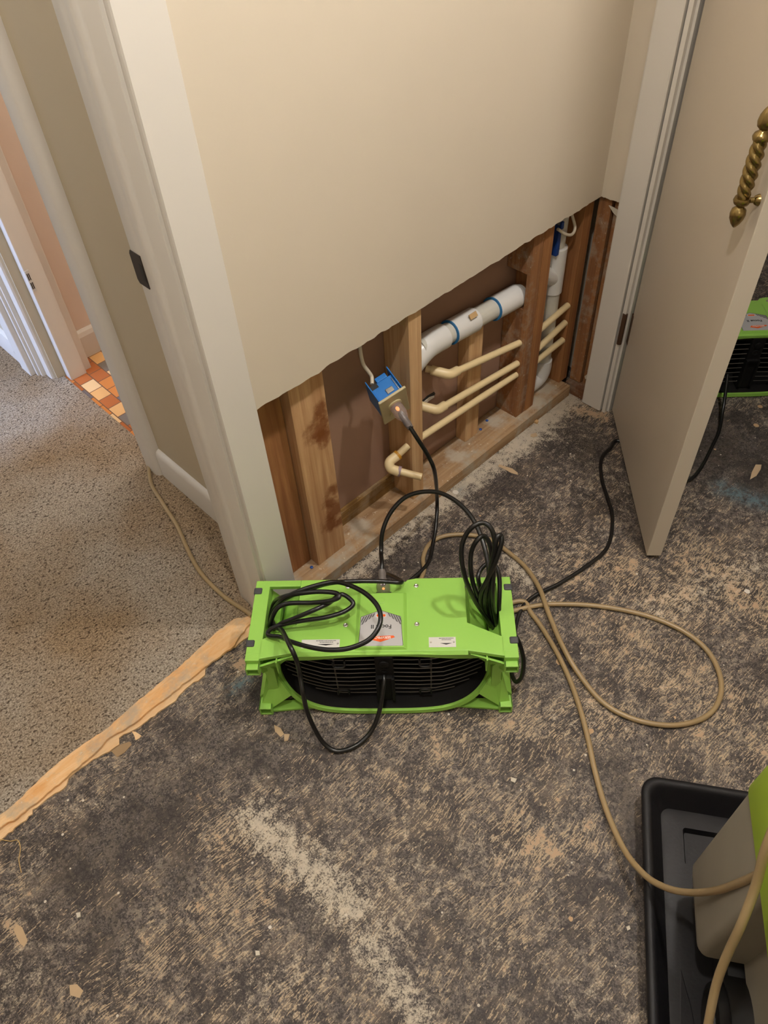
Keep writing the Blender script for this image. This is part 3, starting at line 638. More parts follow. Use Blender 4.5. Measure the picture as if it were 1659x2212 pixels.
# local: x right, y into the wall, z up
box('cover_plate', (-.0335, .0335, -.004, .002, -.0535, .0535), ALMOND, ob, bevel=.0018)
bm = bmesh.new(); bx(bm, -.0275, .0265, .002, .046, -.042, .041); bx(bm, -.008, .018, .046, .058, -.042, .041)
bb = finish('box_body', bm, BLUEBOX, ob, bevel=.0015)
box('side_flange', (.0265, .029, .002, .064, -.040, .047), BLUEBOX, bb, bevel=.0008); box('side_flange', (-.030, -.0275, .002, .060, -.040, .047), BLUEBOX, bb, bevel=.0008)
box('cable_opening', (-.0275, -.010, .036, .0465, .0405, .0416), INK, bb)
box('metal_clamp', (-.004, .013, .010, .022, .0412, .0435), STEEL, ob, bevel=.0008); box('fixing_screw', (.0215, .023, .006, .038, .0415, .0435), STEEL, ob)
bm = bmesh.new()
for zz in (.012, -.027): lathe(bm, [(.0165, 0), (.0165, .003), (.015, .004)], (0, -.0035, zz), (0, -1, 0))
rc = finish('receptacle', bm, ALMOND, ob, smooth=True)
box('slot', (-.003, .003, -.0085, -.0072, -.038, -.033), INK, rc); box('slot', (-.0075, -.006, -.0085, -.0072, -.028, -.020), INK, rc); box('slot', (.006, .0075, -.0085, -.0072, -.028, -.020), INK, rc)
tag(tubeo('electrical_cable', [aty(776, 725, 1.01), aty(778, 755, 1.0), aty(784, 785, .99), aty(796, 803, .985), aty(803, 814, .98), aty(804, 830, .968)], .0042, CABLE), 'grey white cable dropping into the bright blue outlet box', 'cable')

# ------------------------------------------------------------------ cords
CR = .0047
def plug(parent, p0, p1, name='plug'):
    p0, p1 = Vector(p0), Vector(p1); ax = p1-p0; ln = ax.length
    bm = bmesh.new(); lathe(bm, [(.013, 0), (.0145, .003), (.0145, ln*.35), (.0115, ln*.5), (.0085, ln*.6), (.0075, ln*.7), (.0085, ln*.78), (.0065, ln)], p0, ax, 20)
    pg = finish(name, bm, CLEAR, parent, smooth=True)
    bm = bmesh.new(); lathe(bm, [(.0035, ln*.3), (.0055, ln*.5), (.0048, ln*1.02)], p0, ax, 12); finish('plug_core', bm, CORD, pg, smooth=True)
    bm = bmesh.new(); lathe(bm, [(.0005, ln*.08), (.0024, ln*.12), (.0024, ln*.2), (.0005, ln*.24)], p0, ax, 10); finish('indicator_light', bm, LED, pg, smooth=True)
    return pg
o4, s4 = (520, 1240), 4.88
dk = .2045                              # deck height of the air mover
run1 = [aty(884, 920, .858), aty(902, 948, .838), aty(925, 985, .822), aty(939, 1020, .815), atz(944, 1075, .085), atz(943, 1120, .035), atz(936, 1170, .012), atz(918, 1225, .010), Vector((.700, .795, .03)), Vector((.690, .790, .12))]
A = [(1700, 85, .215), (1500, 78, .222), (1250, 75, .228), (950, 95, .236), (750, 150, .238), (600, 200, .232), (470, 260, .222), (385, 320, .205), (350, 400, .185), (320, 490, .180), (305, 550, .188),
     (340, 440, .215), (400, 350, .225), (520, 308, .230), (750, 303, .236), (930, 285, .244), (1035, 245, .25), (1000, 200, .25), (820, 186, .246), (620, 205, .24), (450, 240, .228), (360, 290, .205),
     (325, 400, .18), (310, 520, .18), (340, 580, .20), (430, 520, .216), (560, 470, .224), (760, 385, .236), (930, 305, .236), (1055, 215, .23), (1160, 270, .228), (1180, 330, .226), (1080, 400, .224), (900, 455, .222), (700, 485, .220),
     (500, 520, .217), (360, 560, .212), (290, 610, .205), (300, 650, .208), (420, 665, .215), (550, 720, .228), (750, 775, .238), (950, 800, .245), (1150, 780, .25), (1340, 700, .256), (1445, 580, .262), (1475, 450, .265),
     (1430, 320, .265), (1300, 195, .262), (1130, 112, .256), (980, 85, .250), (800, 120, .246), (600, 185, .24), (440, 270, .226), (350, 370, .198), (330, 480, .186), (370, 560, .20), (430, 590, .222), (480, 680, .24), (530, 780, .247), (585, 900, .235), (620, 1040, .195)]
A = path(zp(o4, s4, [(a_, b_, c_+max(0, c_-.21)*.75) for a_, b_, c_ in A]))
o6 = (540, 1400)
Dn = path(zp(o6, 4.88, [(563, 490, .160), (600, 660, .105), (680, 850, .055), (780, 1005, .02), (900, 1082, .007), (1050, 1060, .007), (1190, 975, .010), (1300, 840, .025), (1365, 660, .062), (1400, 470, .098), (1415, 330, .118)]))
Dn.append(Dn[-1]+Vector((.03, .03, .004)))
cordA = tag(tubeo('power_cord', run1+A+Dn, CR, CORD, seg=10, res=7), 'black cord from the wall outlet, coiled on the left end of the air mover', 'cord')
ds = (run1[0]-run1[1]).normalized()
plug(cordA, OM @ Vector((0, -.008, .010)), run1[0]-ds*.006)

o8, s8 = (700, 1000), 2.37
B = [(296, 545, .212), (296, 510, .216), (292, 450, .21), (300, 350, .245), (340, 255, .275), (410, 180, .30), (490, 150, .315), (580, 150, .325), (660, 185, .33), (730, 245, .33), (780, 320, .325), (815, 410, .315), (840, 520, .295), (850, 640, .26), (865, 760, .20), (885, 870, .13),
     (850, 820, .17), (770, 700, .25), (720, 580, .32), (703, 450, .37), (725, 370, .40), (770, 320, .42), (820, 308, .42), (860, 345, .41), (876, 430, .38), (868, 560, .32), (862, 700, .25), (880, 840, .15),
     (850, 800, .17), (790, 690, .25), (755, 580, .31), (752, 470, .35), (780, 400, .38), (820, 375, .385), (852, 430, .365), (858, 560, .31), (845, 700, .24), (862, 830, .15),
     (815, 770, .20), (798, 680, .26), (840, 590, .31), (880, 500, .355), (908, 410, .39), (905, 372, .40), (885, 385, .40), (868, 470, .365), (840, 600, .30), (820, 720, .235), (850, 830, .15),
     (888, 860, .13), (896, 730, .21), (898, 600, .25), (880, 530, .265), (840, 515, .27), (800, 550, .26), (790, 600, .25), (820, 700, .2), (880, 840, .12), (925, 900, .10)]
B = path(zp(o8, s8, B))
Tl = path([(1105, 1368, .175), (1120, 1385, .15), (1131, 1425, .10), (1127, 1462, .05), (1113, 1472, .03), (1103, 1440, .02), (1108, 1390, .008), (1122, 1325, .006), (1150, 1290, .006), (1205, 1262, .006), (1262, 1226, .006), (1312, 1182, .006), (1323, 1120, .006), (1312, 1075, .006), (1300, 1035, .006), (1299, 992, .006), (1318, 968, .006), (1345, 955, .006)])
Tl += [Vector((1.50, .50, .006)), Vector((1.70, .52, .006)), Vector((1.80, .56, .03)), Vector((1.86, .60, .10))]
cordB = tag(tubeo('power_cord', B+Tl, CR, CORD, seg=10, res=7), 'black cord bundled at the right end of the air mover, running under the door', 'cord')
ds = (B[0]-B[1]).normalized()

# ------------------------------------------------------------------ hoses
HR = .0056
h1 = [Vector((.700, .640, .007))]+path([(1112, 1300, .006), (1150, 1328, .006), (1192, 1390, .006), (1225, 1455, .006), (1251, 1525, .006), (1270, 1595, .006), (1285, 1665, .006), (1310, 1750, .012), (1350, 1838, .035), (1395, 1892, .075), (1440, 1918, .12), (1490, 1928, .185), (1545, 1924, .27), (1600, 1906, .37), (1650, 1882, .46), (1700, 1850, .52)])
tag(tubeo('drain_hose', h1, HR, HOSE, seg=12), 'tan clear hose from behind the air mover over the black tray rim', 'hose', 'tan drain hoses')
h2 = path([(905, 1262, .006), (916, 1232, .006), (914, 1205, .006), (928, 1175, .006), (960, 1158, .006), (1010, 1155, .006), (1060, 1166, .006), (1095, 1190, .006), (1135, 1225, .006), (1165, 1270, .012), (1185, 1325, .018), (1215, 1395, .018), (1250, 1455, .010), (1300, 1515, .006), (1360, 1550, .006), (1430, 1566, .006), (1490, 1562, .006), (1535, 1540, .006), (1557, 1500, .006), (1553, 1452, .006), (1525, 1402, .006), (1470, 1360, .006), (1390, 1328, .006), (1290, 1309, .006), (1200, 1305, .006), (1150, 1310, .006), (1108, 1320, .006)])
tag(tubeo('drain_hose', h2, HR, HOSE, seg=12), 'tan clear hose lying in a wide loop right of the air mover', 'hose', 'tan drain hoses')
h3 = path([(303, 975, .014), (314, 1002, .014), (325, 1040, .014), (350, 1085, .014), (382, 1135, .014), (402, 1180, .014), (432, 1235, .014), (480, 1285, .014), (528, 1318, .014), (545, 1330, .02)])
h3 = [Vector((.72, 1.75, .010)), Vector((.63, 1.675, .010)), Vector((.585, 1.645, .014))]+h3[2:]
tag(tubeo('drain_hose', h3, HR, HOSE, seg=12), 'tan clear hose crossing the hallway carpet to the left end of the air mover', 'hose', 'tan drain hoses')
h4 = path([(1720, 1690, .66), (1680, 1770, .62), (1652, 1840, .58), (1632, 1915, .53), (1600, 2000, .48), (1572, 2060, .43), (1548, 2125, .38), (1530, 2212, .33), (1520, 2290, .27), (1540, 2380, .18)])
tag(tubeo('drain_hose', h4, HR, HOSE, seg=12), 'tan clear hose hanging down in front of the grey dehumidifier', 'hose', 'tan drain hoses')
tag(tubeo('loose_thread', path([(0, 1813, .004), (22, 1817, .004), (38, 1815, .008), (44, 1832, .01), (41, 1858, .008), (46, 1885, .004)]), .0008, plain('yellow_thread', (196, 162, 100), .7), seg=6), 'thin yellowish thread curling below the orange strip', 'thread')

# ------------------------------------------------------------------ wood strip at the carpet edge
ts = tag(empty('carpet_strip', (0, 1.0, 0)), 'rough orange wooden strip along the edge of the carpet', 'wood strip')
lowe = zp((0, 1250), 2.37, [(25, 1320), (165, 1205), (165, 1182), (220, 1142), (340, 1058), (352, 1020), (415, 968), (500, 915), (610, 848), (608, 815), (660, 785), (735, 740), (900, 625), (955, 560), (1050, 492), (1052, 462), (1075, 430), (1140, 388), (1170, 352), (1205, 350), (1270, 298), (1330, 250)])
midl = zp((0, 1250), 2.37, [(20, 1262), (90, 1225), (165, 1162), (260, 1085), (340, 1018), (420, 945), (500, 880), (560, 815), (640, 770), (735, 700), (850, 610), (950, 530), (1050, 452), (1140, 385), (1200, 342), (1260, 250), (1330, 200)])
upe = zp((0, 1250), 2.37, [(1330, 150), (1285, 188), (1195, 208), (1090, 290), (1000, 375), (900, 468), (800, 548), (700, 630), (550, 765), (420, 852), (300, 940), (200, 1030), (100, 1128), (-60, 1262)])
def rag(pts, amp=2.2):
    out = []
    for (a, b), (c, d) in zip(pts, pts[1:]):
        n = max(1, int(math.hypot(c-a, d-b)/9)); L_ = math.hypot(c-a, d-b) or 1
        for k in range(n):
            j = random.uniform(-amp, amp)*(1 if k else .3); out.append((a+(c-a)*k/n-(d-b)/L_*j, b+(d-b)*k/n+(c-a)/L_*j))
    return out+[pts[-1]]
lowe, midl = rag(lowe), rag(midl, 1.6); upe = rag(upe, 1.2)
def poly(pts, z): return [(atz(u, v, z).x, atz(u, v, z).y-1.0) for u, v in pts]
bm = bmesh.new(); prism(bm, poly([(-40, 1850)]+lowe+upe, .004), 0, .004); finish('lower_ply', bm, STRIPP, ts)
bm = bmesh.new(); prism(bm, poly([(-40, 1822)]+midl+upe, .010), .004, .011); finish('upper_ply', bm, STRIPO, ts, bevel=.001)

# ------------------------------------------------------------------ air mover
def superell(a, b, n, k, N):
    t = 2*math.pi*k/N; c, s = math.cos(t), math.sin(t)
    return a*abs(c)**(2/n)*(1 if c >= 0 else -1), b*abs(s)**(2/n)*(1 if s >= 0 else -1)
def air_mover(loc, rz, label, group):
    root = tag(empty('air_mover', loc, rz), label, 'air mover', group)
    # deck with rear notch
    bm = bmesh.new()
    prism(bm, [(-.172, .094), (-.050, .094), (-.034, .086), (-.018, .0585), (.022, .0585), (.038, .072), (.052, .090), (.070, .094), (.172, .094), (.172, -.018), (.240, -.052), (.240, -.096), (.170, -.083), (-.170, -.083), (-.240, -.096), (-.240, -.052), (-.200, -.030), (-.172, -.018)], .190, .200)
    for s in (-1, 1):
        prism(bm, [(s*.172, .078), (s*.240, .078), (s*.240, .094), (s*.172, .094)], .190, .200)
        q = [(s*.172, .078, .190), (s*.172, -.018, .190), (s*.205, -.012, .09), (s*.205, .078, .09)]
        a = [bm.verts.new(p) for p in q]; b = [bm.verts.new((p[0]-s*.003, p[1], p[2])) for p in q]
        bm.faces.new(a); bm.faces.new(b[::-1])
        for i in range(4): bm.faces.new((a[i], a[(i+1) % 4], b[(i+1) % 4], b[i]))
    deck = finish('top_deck', bm, GREEN, root, bevel=.002)
    # skirt behind the notch (receptacle well)
    bm = bmesh.new(); prism(bm, [(-.019, .0575), (.023, .0575), (.020, .0615), (-.016, .0615)], .155, .192); finish('notch_wall', bm, GREEN, root)
    # central raised pad
    bm = bmesh.new()
    loft(bm, [[(-.052, .058, .199), (.052, .058, .199), (.053, -.080, .199), (-.053, -.080, .199)], [(-.044, .053, .2055), (.044, .053, .2055), (.045, -.076, .2055), (-.045, -.076, .2055)]])
    pad = finish('label_pad', bm, GREEN, root, bevel=.001)
    bm = bmesh.new(); lathe(bm, [(.0075, 0), (.0075, .0008), (.006, .0012)], (.0, .034, .2052), seg=20); finish('round_boss', bm, GREEN, pad)
    # rounded deck ribs beside the pad
    # front bezel
    N = 96; bm = bmesh.new(); zc = .1015; NE = 2.35
    inn, out, innb, outb = [], [], [], []
    for k in range(N):
        ne = NE if k < N/2 else 3.0; x, z = superell(.216, .0885, ne, k, N); X, Z = superell(.225, .0985, ne, k, N); t = z/.0885; e = (abs(x)/.216)**3
        if z > 0:
            Z = min(.0965, Z+.03*e if abs(X) < .215 else Z); X = X*(1+.0*e)
        dep = (-.113+.025*(t*.5+.5)) + .042*(abs(x)/.216)**5
        inn.append((x, dep, zc+z)); out.append((X, dep-.001, zc+Z)); innb.append((x, dep+.016, zc+z)); outb.append((X, dep+.018, zc+Z))
    loft(bm, [innb, inn, out, outb], False, False)
    finish('front_bezel', bm, GREEN, root, smooth=True, auto=50)
    # sloping lip between the deck and the bezel
    bm = bmesh.new()
    vs = [(-.17, -.082, .1998), (.17, -.082, .1998), (.17, -.089, .194), (-.17, -.089, .194)]
    a = [bm.verts.new(p) for p in vs]; b = [bm.verts.new((p[0], p[1]+.003, p[2]-.004)) for p in vs]; bm.faces.new(a); bm.faces.new(b[::-1])
    for i in range(4): bm.faces.new((a[i], a[(i+1) % 4], b[(i+1) % 4], b[i]))
    finish('front_lip', bm, GREEN, root)
    # shroud (inside black) from front to back
    bm = bmesh.new(); lo = []
    for dep, sc in ((-.050, 1.0), (.092, .98)): lo.append([(superell(.222*sc, .092*sc, 2.5, k, N)[0], dep, zc+superell(.222*sc, .092*sc, 2.5, k, N)[1]) for k in range(N)])
    loft(bm, lo, False, False); finish('outer_shroud', bm, GREEN, root, smooth=True)
    bm = bmesh.new(); lo = []
    for dd_, sc in ((0, .995), (.03, .975), (.17, .93)):
        lp = []
        for k in range(N):
            x, z = superell(.216*sc, .0885*sc, NE if k < N/2 else 3.0, k, N); t = z/.0885
            d0 = (-.113+.025*(t*.5+.5)) + .042*(abs(x)/.216)**5
            lp.append((x, (d0+dd_+.006) if dd_ < .1 else .085, zc+z))
        lo.append(lp)
    loft(bm, lo, False, True); finish('inner_duct', bm, BLACKD, root, smooth=True)
    # two impellers in the duct
    for cx_ in (-.10, .10):
        bm = bmesh.new(); lathe(bm, [(.028, 0), (.03, -.012), (.022, -.03), (.001, -.034)], (cx_, .0, zc), (0, 1, 0), 20)
        for k in range(6):
            a = k*math.pi/3; c, s = math.cos(a), math.sin(a); cn, sn = math.cos(a+.5), math.sin(a+.5)
            q = [(cx_+.028*c, .0, zc+.028*s), (cx_+.072*c, .0, zc+.072*s), (cx_+.072*cn, .028, zc+.072*sn), (cx_+.028*cn, .02, zc+.028*sn)]
            va = [bm.verts.new(p) for p in q]; vb = [bm.verts.new((p[0], p[1]+.003, p[2])) for p in q]; bm.faces.new(va); bm.faces.new(vb[::-1])
            for i in range(4): bm.faces.new((va[i], va[(i+1) % 4], vb[(i+1) % 4], vb[i]))
        finish('impeller', bm, BLACKD, root, smooth=True)
    # grille
    bm = bmesh.new()
    for k in range(10):
        z = .034+k*.0163; hw = .212*(1-min(1, abs((z-zc)/.0885))**NE)**(1/NE)-.006
        if hw > .03:
            for s in (-1, 1): tube(bm, [(s*.018+.004, -.080, z), (s*hw*.6, -.080, z), (s*hw, -.080+.028*(hw/.2)**3, z)], .0011, 6, 2)
    finish('grille', bm, WIRE, root, smooth=True)
    for x in (-.098, .098): tubeo('grille_upright', [(x, -.078, .026), (x, -.078, .182)], .0017, WIRE, root, 8, 2)
    for x in (-.086, .086):
        s = 1 if x > 0 else -1
        for zb, dz in ((.034, .026), (.168, -.016)):
            tubeo('wire_clip', [(x-.011*s, -.084, zb), (x-.011*s, -.087, zb+dz*.8), (x-.006*s, -.089, zb+dz), (x+.006*s, -.089, zb+dz), (x+.011*s, -.088, zb+dz*.8), (x+.012*s, -.086, zb+dz*.1)], .0022, BLACKP, root, 8, 4)
    bm = bmesh.new(); bx(bm, -.014, .022, -.090, -.052, .018, .188); lathe(bm, [(.010, 0), (.010, .004), (.005, .005)], (.004, -.0895, .166), (0, -1, 0), 16); lathe(bm, [(.009, 0), (.009, .003), (.006, .003), (.006, .001), (.0005, .001)], (.004, -.0895, .142), (0, -1, 0), 16)
    bx(bm, -.015, -.009, -.100, -.088, .03, .120); bx(bm, .017, .023, -.100, -.088, .03, .120); bx(bm, -.012, .020, -.098, -.088, .114, .121)
    finish('centre_bracket', bm, BLACKD, root, bevel=.001)
    # end frames
    prof = [(.267, .200), (.267, .168), (.252, .150), (.240, .122), (.240, .088), (.250, .050), (.267, .030), (.267, 0), (.240, 0), (.240, .02), (.222, .055), (.220, .14), (.237, .165), (.237, .200)]
    for s in (-1, 1):
        bm = bmesh.new(); prism(bm, [(s*a, z) for a, z in prof], -.085, .094, 'y')
        # open-ended stacking feet
        for z0, z1, v0 in ((.165, .200, -.100), (0, .026, -.113)):
            u0, u1 = .239, .267; t = .0035; v1 = -.084
            if z0 > .1: bx(bm, *sorted((s*u0, s*u1)), v0, v1, z1-.014, z1); z1 -= .012; v0 = -.113
            for q in ((u0, u1, z0, z0+t), (u0, u1, z1-t, z1), (u0, u0+t, z0, z1), (u1-t, u1, z0, z1)): bx(bm, *sorted((s*q[0], s*q[1])), v0, v1, q[2], q[3])
        fr = finish('end_frame', bm, GREEN, root, bevel=.0012)
        # gussets from the feet to the bezel
        bm = bmesh.new()
        q = [(s*.196, -.096, .052), (s*.226, -.070, .092), (s*.243, -.080, .100), (s*.262, -.100, .024), (s*.240, -.105, .016)]
        a = [bm.verts.new(p) for p in q]; b = [bm.verts.new((p[0], p[1]+.006, p[2])) for p in q]; bm.faces.new(a); bm.faces.new(b[::-1])
        for i in range(5): bm.faces.new((a[i], a[(i+1) % 5], b[(i+1) % 5], b[i]))
        prism(bm, [(s*.150, -.100), (s*.245, -.108), (s*.245, -.085), (s*.150, -.080)], .002, .008)
        finish('foot_gusset', bm, GREEN, root)
        bm = bmesh.new()
        q = [(s*.175, -.086, .190), (s*.240, -.104, .182), (s*.240, -.100, .150), (s*.228, -.072, .120), (s*.212, -.074, .135), (s*.198, -.080, .160)]
        a = [bm.verts.new(p) for p in q]; b = [bm.verts.new((p[0], p[1]+.005, p[2])) for p in q]; bm.faces.new(a); bm.faces.new(b[::-1])
        for i in range(6): bm.faces.new((a[i], a[(i+1) % 6], b[(i+1) % 6], b[i]))
        bx(bm, *sorted((s*.205, s*.208)), -.100, -.07, .150, .190)
        finish('corner_gusset', bm, GREEN, root)
        for v in (.067, -.061):
            bm = bmesh.new(); bx(bm, *sorted((s*.252, s*.2695)), v-.008, v+.008, .170, .2025); finish('rubber_bumper', bm, RUBBER, root, bevel=.003, seg=3)
    for x, y in ((.071, .074), (.071, -.021), (-.072, -.021), (-.072, .074)):
        bm = bmesh.new(); lathe(bm, [(.005, 0), (.0048, .0012), (.003, .0022), (.0012, .0014)], (x, y, .2), seg=14); finish('deck_screw', bm, STEEL, root, smooth=True)
    # main label
    bm = bmesh.new(); ly_ = .2056
    prism(bm, [(-.0435, -.072), (-.041, -.006), (-.0385, -.004), (-.002, .0095), (.036, -.004), (.0385, -.006), (.043, -.072), (.0415, -.0738), (-.042, -.0738)], ly_, ly_+.0004)
    lab = finish('main_label', bm, SILVER, root)
    bm = bmesh.new(); e = .0006
    P = [(-.0435, -.072), (-.041, -.006), (-.002, .0095), (.0385, -.006), (.043, -.073)]
    for a, b in zip(P, P[1:]):
        d = Vector((b[0]-a[0], b[1]-a[1])).normalized(); nn = Vector((-d.y, d.x))*.0007
        prism(bm, [a, b, (b[0]+nn.x, b[1]+nn.y), (a[0]+nn.x, a[1]+nn.y)], ly_, ly_+.0006)
    finish('label_border', bm, INK, lab)
    for s in (-1, 1):
        bm = bmesh.new()
        for i in range(5):
            x0 = .0125+i*.0052; x1 = x0+.0034; top = lambda x: .0078-.36*x
            q = [(x0, top(x0)), (x1, top(x1))]; l = (.009, .013, .018, .023, .028)[i]
            for xx, sl_ in ((x1, l), (x0, l*.9)):
                X = min(xx+sl_*.42, .0405); q.append((X, top(xx)-(X-xx)/.42))
            prism(bm, [(s*a_, b_) for a_, b_ in q], ly_+.0004, ly_+.0006)
        finish('label_stripes', bm, STRIPE, lab)
    bm = bmesh.new(); prism(bm, [(-.018, -.0560), (-.014, -.0515), (.0245, -.0505), (.0275, -.0545), (-.001, -.0650), (-.021, -.0590)], ly_+.0004, ly_+.0007); finish('orange_arrow', bm, ORANGE, lab)
    bm = bmesh.new(); prism(bm, [(-.011, .0012), (.0095, .0012), (.0095, -.0065), (-.011, -.0065)], ly_+.0004, ly_+.0006); bdg = finish('orange_badge', bm, WHITEINK, lab)
    bm = bmesh.new(); prism(bm, [(-.0098, .0003), (.0083, .0003), (.0083, -.0056), (-.0098, -.0056)], ly_+.0006, ly_+.0007); finish('badge_fill', bm, ORANGE, lab)
    text('model_lettering', 'Focus II', .0128, INK, lab, (0, -.029, ly_+.0006), math.pi, 1.05, bold=.0002)
    text('brand_lettering', 'SERVPRO', .0080, WHITEINK, lab, (.0032, -.0547, ly_+.0008), math.pi, 1.0, bold=.00015)
    for (x0, x1, v0, v1) in ((.094, .147, -.075, -.052), (-.158, -.082, -.0735, -.054)):
        bm = bmesh.new(); bx(bm, x0, x1, v0, v1, .1995, .2004); sl = finish('rating_label', bm, LABELW, root)
        w_ = x1-x0; bm = bmesh.new()
        prism(bm, [(x0+w_*.42, v0+.009), (x0+w_*.86, v0+.009), (x0+w_*.64, v0+.0055)], .2004, .2006)
        for j, (f0, f1) in enumerate(((.38, .90), (.48, .82))):
            x = x0+w_*f0
            while x < x0+w_*f1: l = random.uniform(.0008, .0022); bx(bm, x, x+l, v1-.0058-j*.0035+.0022, v1-.0058-j*.0035+.0036, .2004, .2006); x += l+.0006
        finish('label_print', bm, INK, sl)
        for xx in (x0+.004, x1-.004):
            bm = bmesh.new(); lathe(bm, [(.0022, 0), (.0018, .001)], (xx, (v0+v1)/2, .2004), seg=10); finish('label_rivet', bm, STEEL, sl)
    # receptacle in the notch
    bm = bmesh.new(); bx(bm, -.013, .019, .0615, .0655, .160, .192); finish('receptacle', bm, BLACKP, root)
    return root
AM = air_mover((.571, .674, 0), math.atan2(-.712, .702), 'bright green air mover with black oval grille standing in front of the opened wall', 'green air movers')
# plug of the second cord, seated in the rear notch
M_ = Matrix.Translation((.571, .674, 0)) @ Matrix.Rotation(math.atan2(-.712, .702), 4, 'Z')
plug(cordB, M_ @ Vector((.003, .066, .186)), B[0])
def copy_tree(o, parent=None):
    c = o.copy(); C.objects.link(c)
    if parent: c.parent = parent; c.matrix_parent_inverse = o.matrix_parent_inverse
    for ch in [x for x in bpy.data.objects if x.parent == o]: copy_tree(ch, c)
    return c
AM2 = copy_tree(AM); AM2.location = (2.002, .640, 0); AM2['label'] = 'green air mover in the dark closet behind the open door'

# ------------------------------------------------------------------ drip tray and dehumidifier
TA = math.atan2(-.824, .566); TP = (.722, .130, 0)
def rr(a0, a1, b0, b1, r, z, n=6):      # a along local x, b runs along local -y
    out = []
    for cx_, cy_, t0 in ((a1-r, -b0-r, 0), (a0+r, -b0-r, 90), (a0+r, -b1+r, 180), (a1-r, -b1+r, 270)):
        for k in range(n+1):
            t = math.radians(t0+90*k/n); out.append((cx_+r*math.cos(t), cy_+r*math.sin(t), z))
    return out
tr = tag(empty('drip_tray', TP, TA), 'black plastic drip tray with raised rim in the lower right corner', 'tray')
W_, D_ = .50, .70
bm = bmesh.new()
loft(bm, [rr(.030, W_-.03, .030, D_-.03, .03, .001), rr(.006, W_-.006, .006, D_-.006, .03, .048), rr(-.002, W_+.002, -.002, D_+.002, .032, .050), rr(-.002, W_+.002, -.002, D_+.002, .032, .057), rr(.002, W_-.002, .002, D_-.002, .03, .061), rr(.010, W_-.01, .010, D_-.01, .026, .061),
          rr(.015, W_-.015, .015, D_-.015, .024, .056), rr(.020, W_-.02, .020, D_-.02, .022, .045), rr(.040, W_-.04, .038, D_-.04, .018, .016), rr(.046, W_-.046, .044, D_-.046, .014, .0175),
          rr(.078, .44, .070, .138, .006, .0175), rr(.083, .436, .074, .134, .004, .0035)], True, True)
finish('tray_body', bm, TRAYB, tr, smooth=True, auto=55)
bm = bmesh.new(); prism(bm, [(.060, -.30), (.075, -.36), (.10, -.52), (.085, -.60), (.055, -.62), (.050, -.45)], .012, .018); finish('moulded_rib', bm, TRAYB, tr, bevel=.002)
dh = tag(empty('dehumidifier', TP, TA), 'grey and lime green dehumidifier standing in the black tray', 'dehumidifier')
bm = bmesh.new()
loft(bm, [rr(.145, .42, .185, .60, .02, .105), rr(.132, .43, .172, .61, .03, .118), rr(.130, .43, .172, .61, .03, .47)])
finish('lower_housing', bm, GREYP, dh, smooth=True)
bm = bmesh.new()
loft(bm, [rr(.075, .20, .175, .290, .012, .098), rr(.066, .20, .167, .305, .018, .106), rr(.063, .20, .165, .310, .014, .125), rr(.062, .20, .168, .310, .012, .449)])
finish('side_pod', bm, GREYP, dh, smooth=True)
bm = bmesh.new()
loft(bm, [rr(.060, .44, .164, .62, .02, .447), rr(.054, .445, .159, .625, .03, .455), rr(.054, .445, .159, .625, .04, .60), rr(.07, .43, .175, .61, .05, .68), rr(.12, .38, .23, .56, .05, .70)])
finish('upper_cover', bm, GREEN2, dh, smooth=True)
bm = bmesh.new(); loft(bm, [rr(.11, .42, .20, .60, .02, .030), rr(.11, .42, .20, .60, .02, .106)]); finish('chassis', bm, BLACKP, dh, smooth=True)
for a_ in (.092, .428):
    bm = bmesh.new(); lathe(bm, [(.020, -.002), (.022, 0), (.038, .001), (.044, -.006), (.052, -.004), (.056, .002), (.056, .022), (.052, .027), (.01, .027)], (a_, -.385, .0695), (1, 0, 0), 36)
    wh = finish('wheel', bm, BLACKD, dh, smooth=True)
    bm = bmesh.new(); lathe(bm, [(.021, -.0005), (.019, -.004), (.006, -.007), (.0005, -.007)], (a_, -.385, .0695), (1, 0, 0), 24); finish('hub_cap', bm, RUBBER, wh, smooth=True)
bm = bmesh.new()                        # arch over the wheel
for k in range(13):
    pass
loft(bm, [[(x, -.385+math.cos(t)*r, .0695+math.sin(t)*r) for t in [math.radians(10+160*k/14) for k in range(15)]]+[(x, -.385+math.cos(t)*(r+.006), .0695+math.sin(t)*(r+.006)) for t in [math.radians(170-160*k/14) for k in range(15)]] for x, r in ((.100, .064), (.135, .064))])
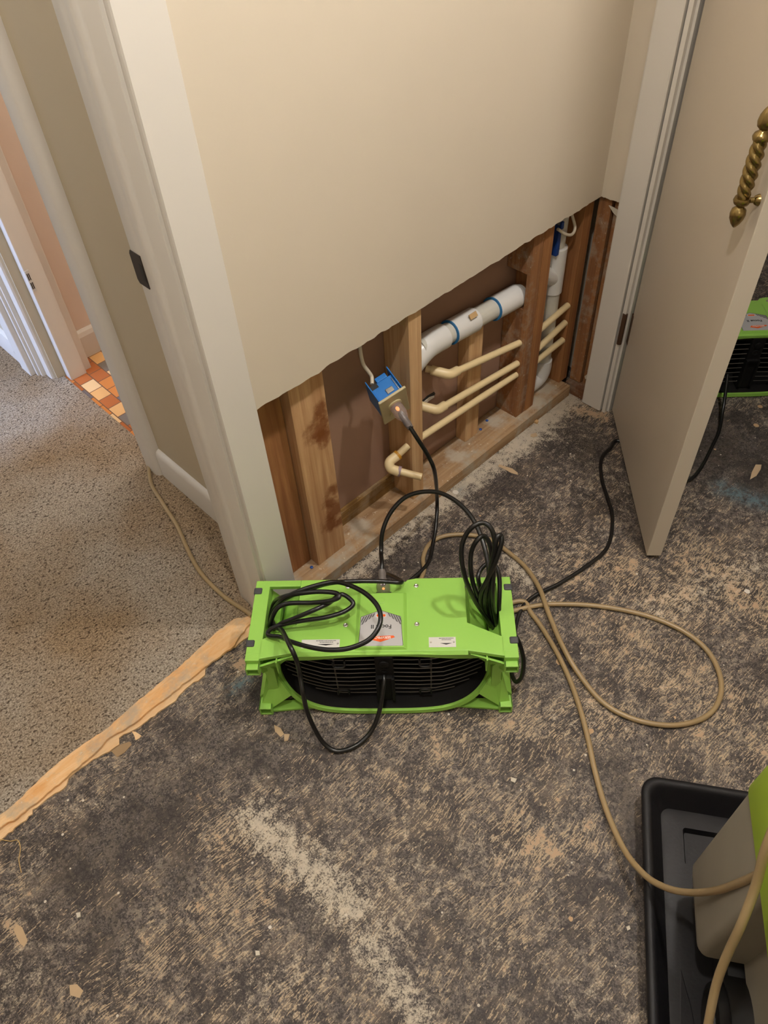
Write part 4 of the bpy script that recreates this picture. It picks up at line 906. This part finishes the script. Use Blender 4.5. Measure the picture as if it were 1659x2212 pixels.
finish('wheel_arch', bm, BLACKP, dh, smooth=True, auto=40)

# ------------------------------------------------------------------ ceiling lamp over the doorway
cl = tag(empty('ceiling_lamp', (.71, .28, ZC)), 'small two bulb ceiling lamp above the doorway', 'lamp')
bm = bmesh.new(); lathe(bm, [(.09, 0), (.09, -.012), (.07, -.028), (.02, -.03)], (0, 0, 0), seg=32); bx(bm, -.40, .40, -.018, .018, -.034, -.014); finish('canopy', bm, TRIMW, cl, smooth=True)
for dx, dy in ((-.43, .02), (.43, -.02)):
    bm = bmesh.new(); tube(bm, [(dx*.85, dy*.6, -.025), (dx, dy, -.03), (dx, dy, -.055)], .008, 10, 4); sk = finish('socket', bm, BRASS, cl, smooth=True)
    bm = bmesh.new(); lathe(bm, [(.012, -.05), (.016, -.065), (.028, -.09), (.028, -.11), (.018, -.13), (.002, -.137)], (dx, dy, 0), seg=20); finish('bulb', bm, BULB, sk, smooth=True)
    bm = bmesh.new(); loft(bm, [[(dx+r*math.cos(a), dy+r*math.sin(a), z) for a in [2*math.pi*k/32 for k in range(32)]] for r, z in ((.012, -.05), (.04, -.075), (.105, -.185), (.102, -.185), (.037, -.078), (.010, -.053))], False, False); finish('added_light_shade', bm, TRIMW, cl, smooth=True)  # unseen shade, added to block upward light and deepen shadows below

for loc, lab in (((-.7, -1.2, ZC), 'round fixture added for the unseen room fill lamp'), ((1.15, 1.75, ZC), 'round ceiling lamp in the bathroom'), ((-.3, 1.5, ZC), 'round fixture added for the unseen hallway fill lamp')):  # unseen fixtures added above the lamps; room and hallway ones only fill
    e = tag(empty('ceiling_lamp', loc), lab, 'lamp')
    bm = bmesh.new(); lathe(bm, [(.10, 0), (.10, -.012), (.06, -.03), (.015, -.04), (.014, -.06)], (0, 0, 0), seg=28); finish('canopy', bm, TRIMW, e, smooth=True)
    bm = bmesh.new(); lathe(bm, [(.012, -.06), (.028, -.08), (.030, -.10), (.018, -.118), (.002, -.124)], (0, 0, 0), seg=20); finish('bulb', bm, BULB, e, smooth=True)
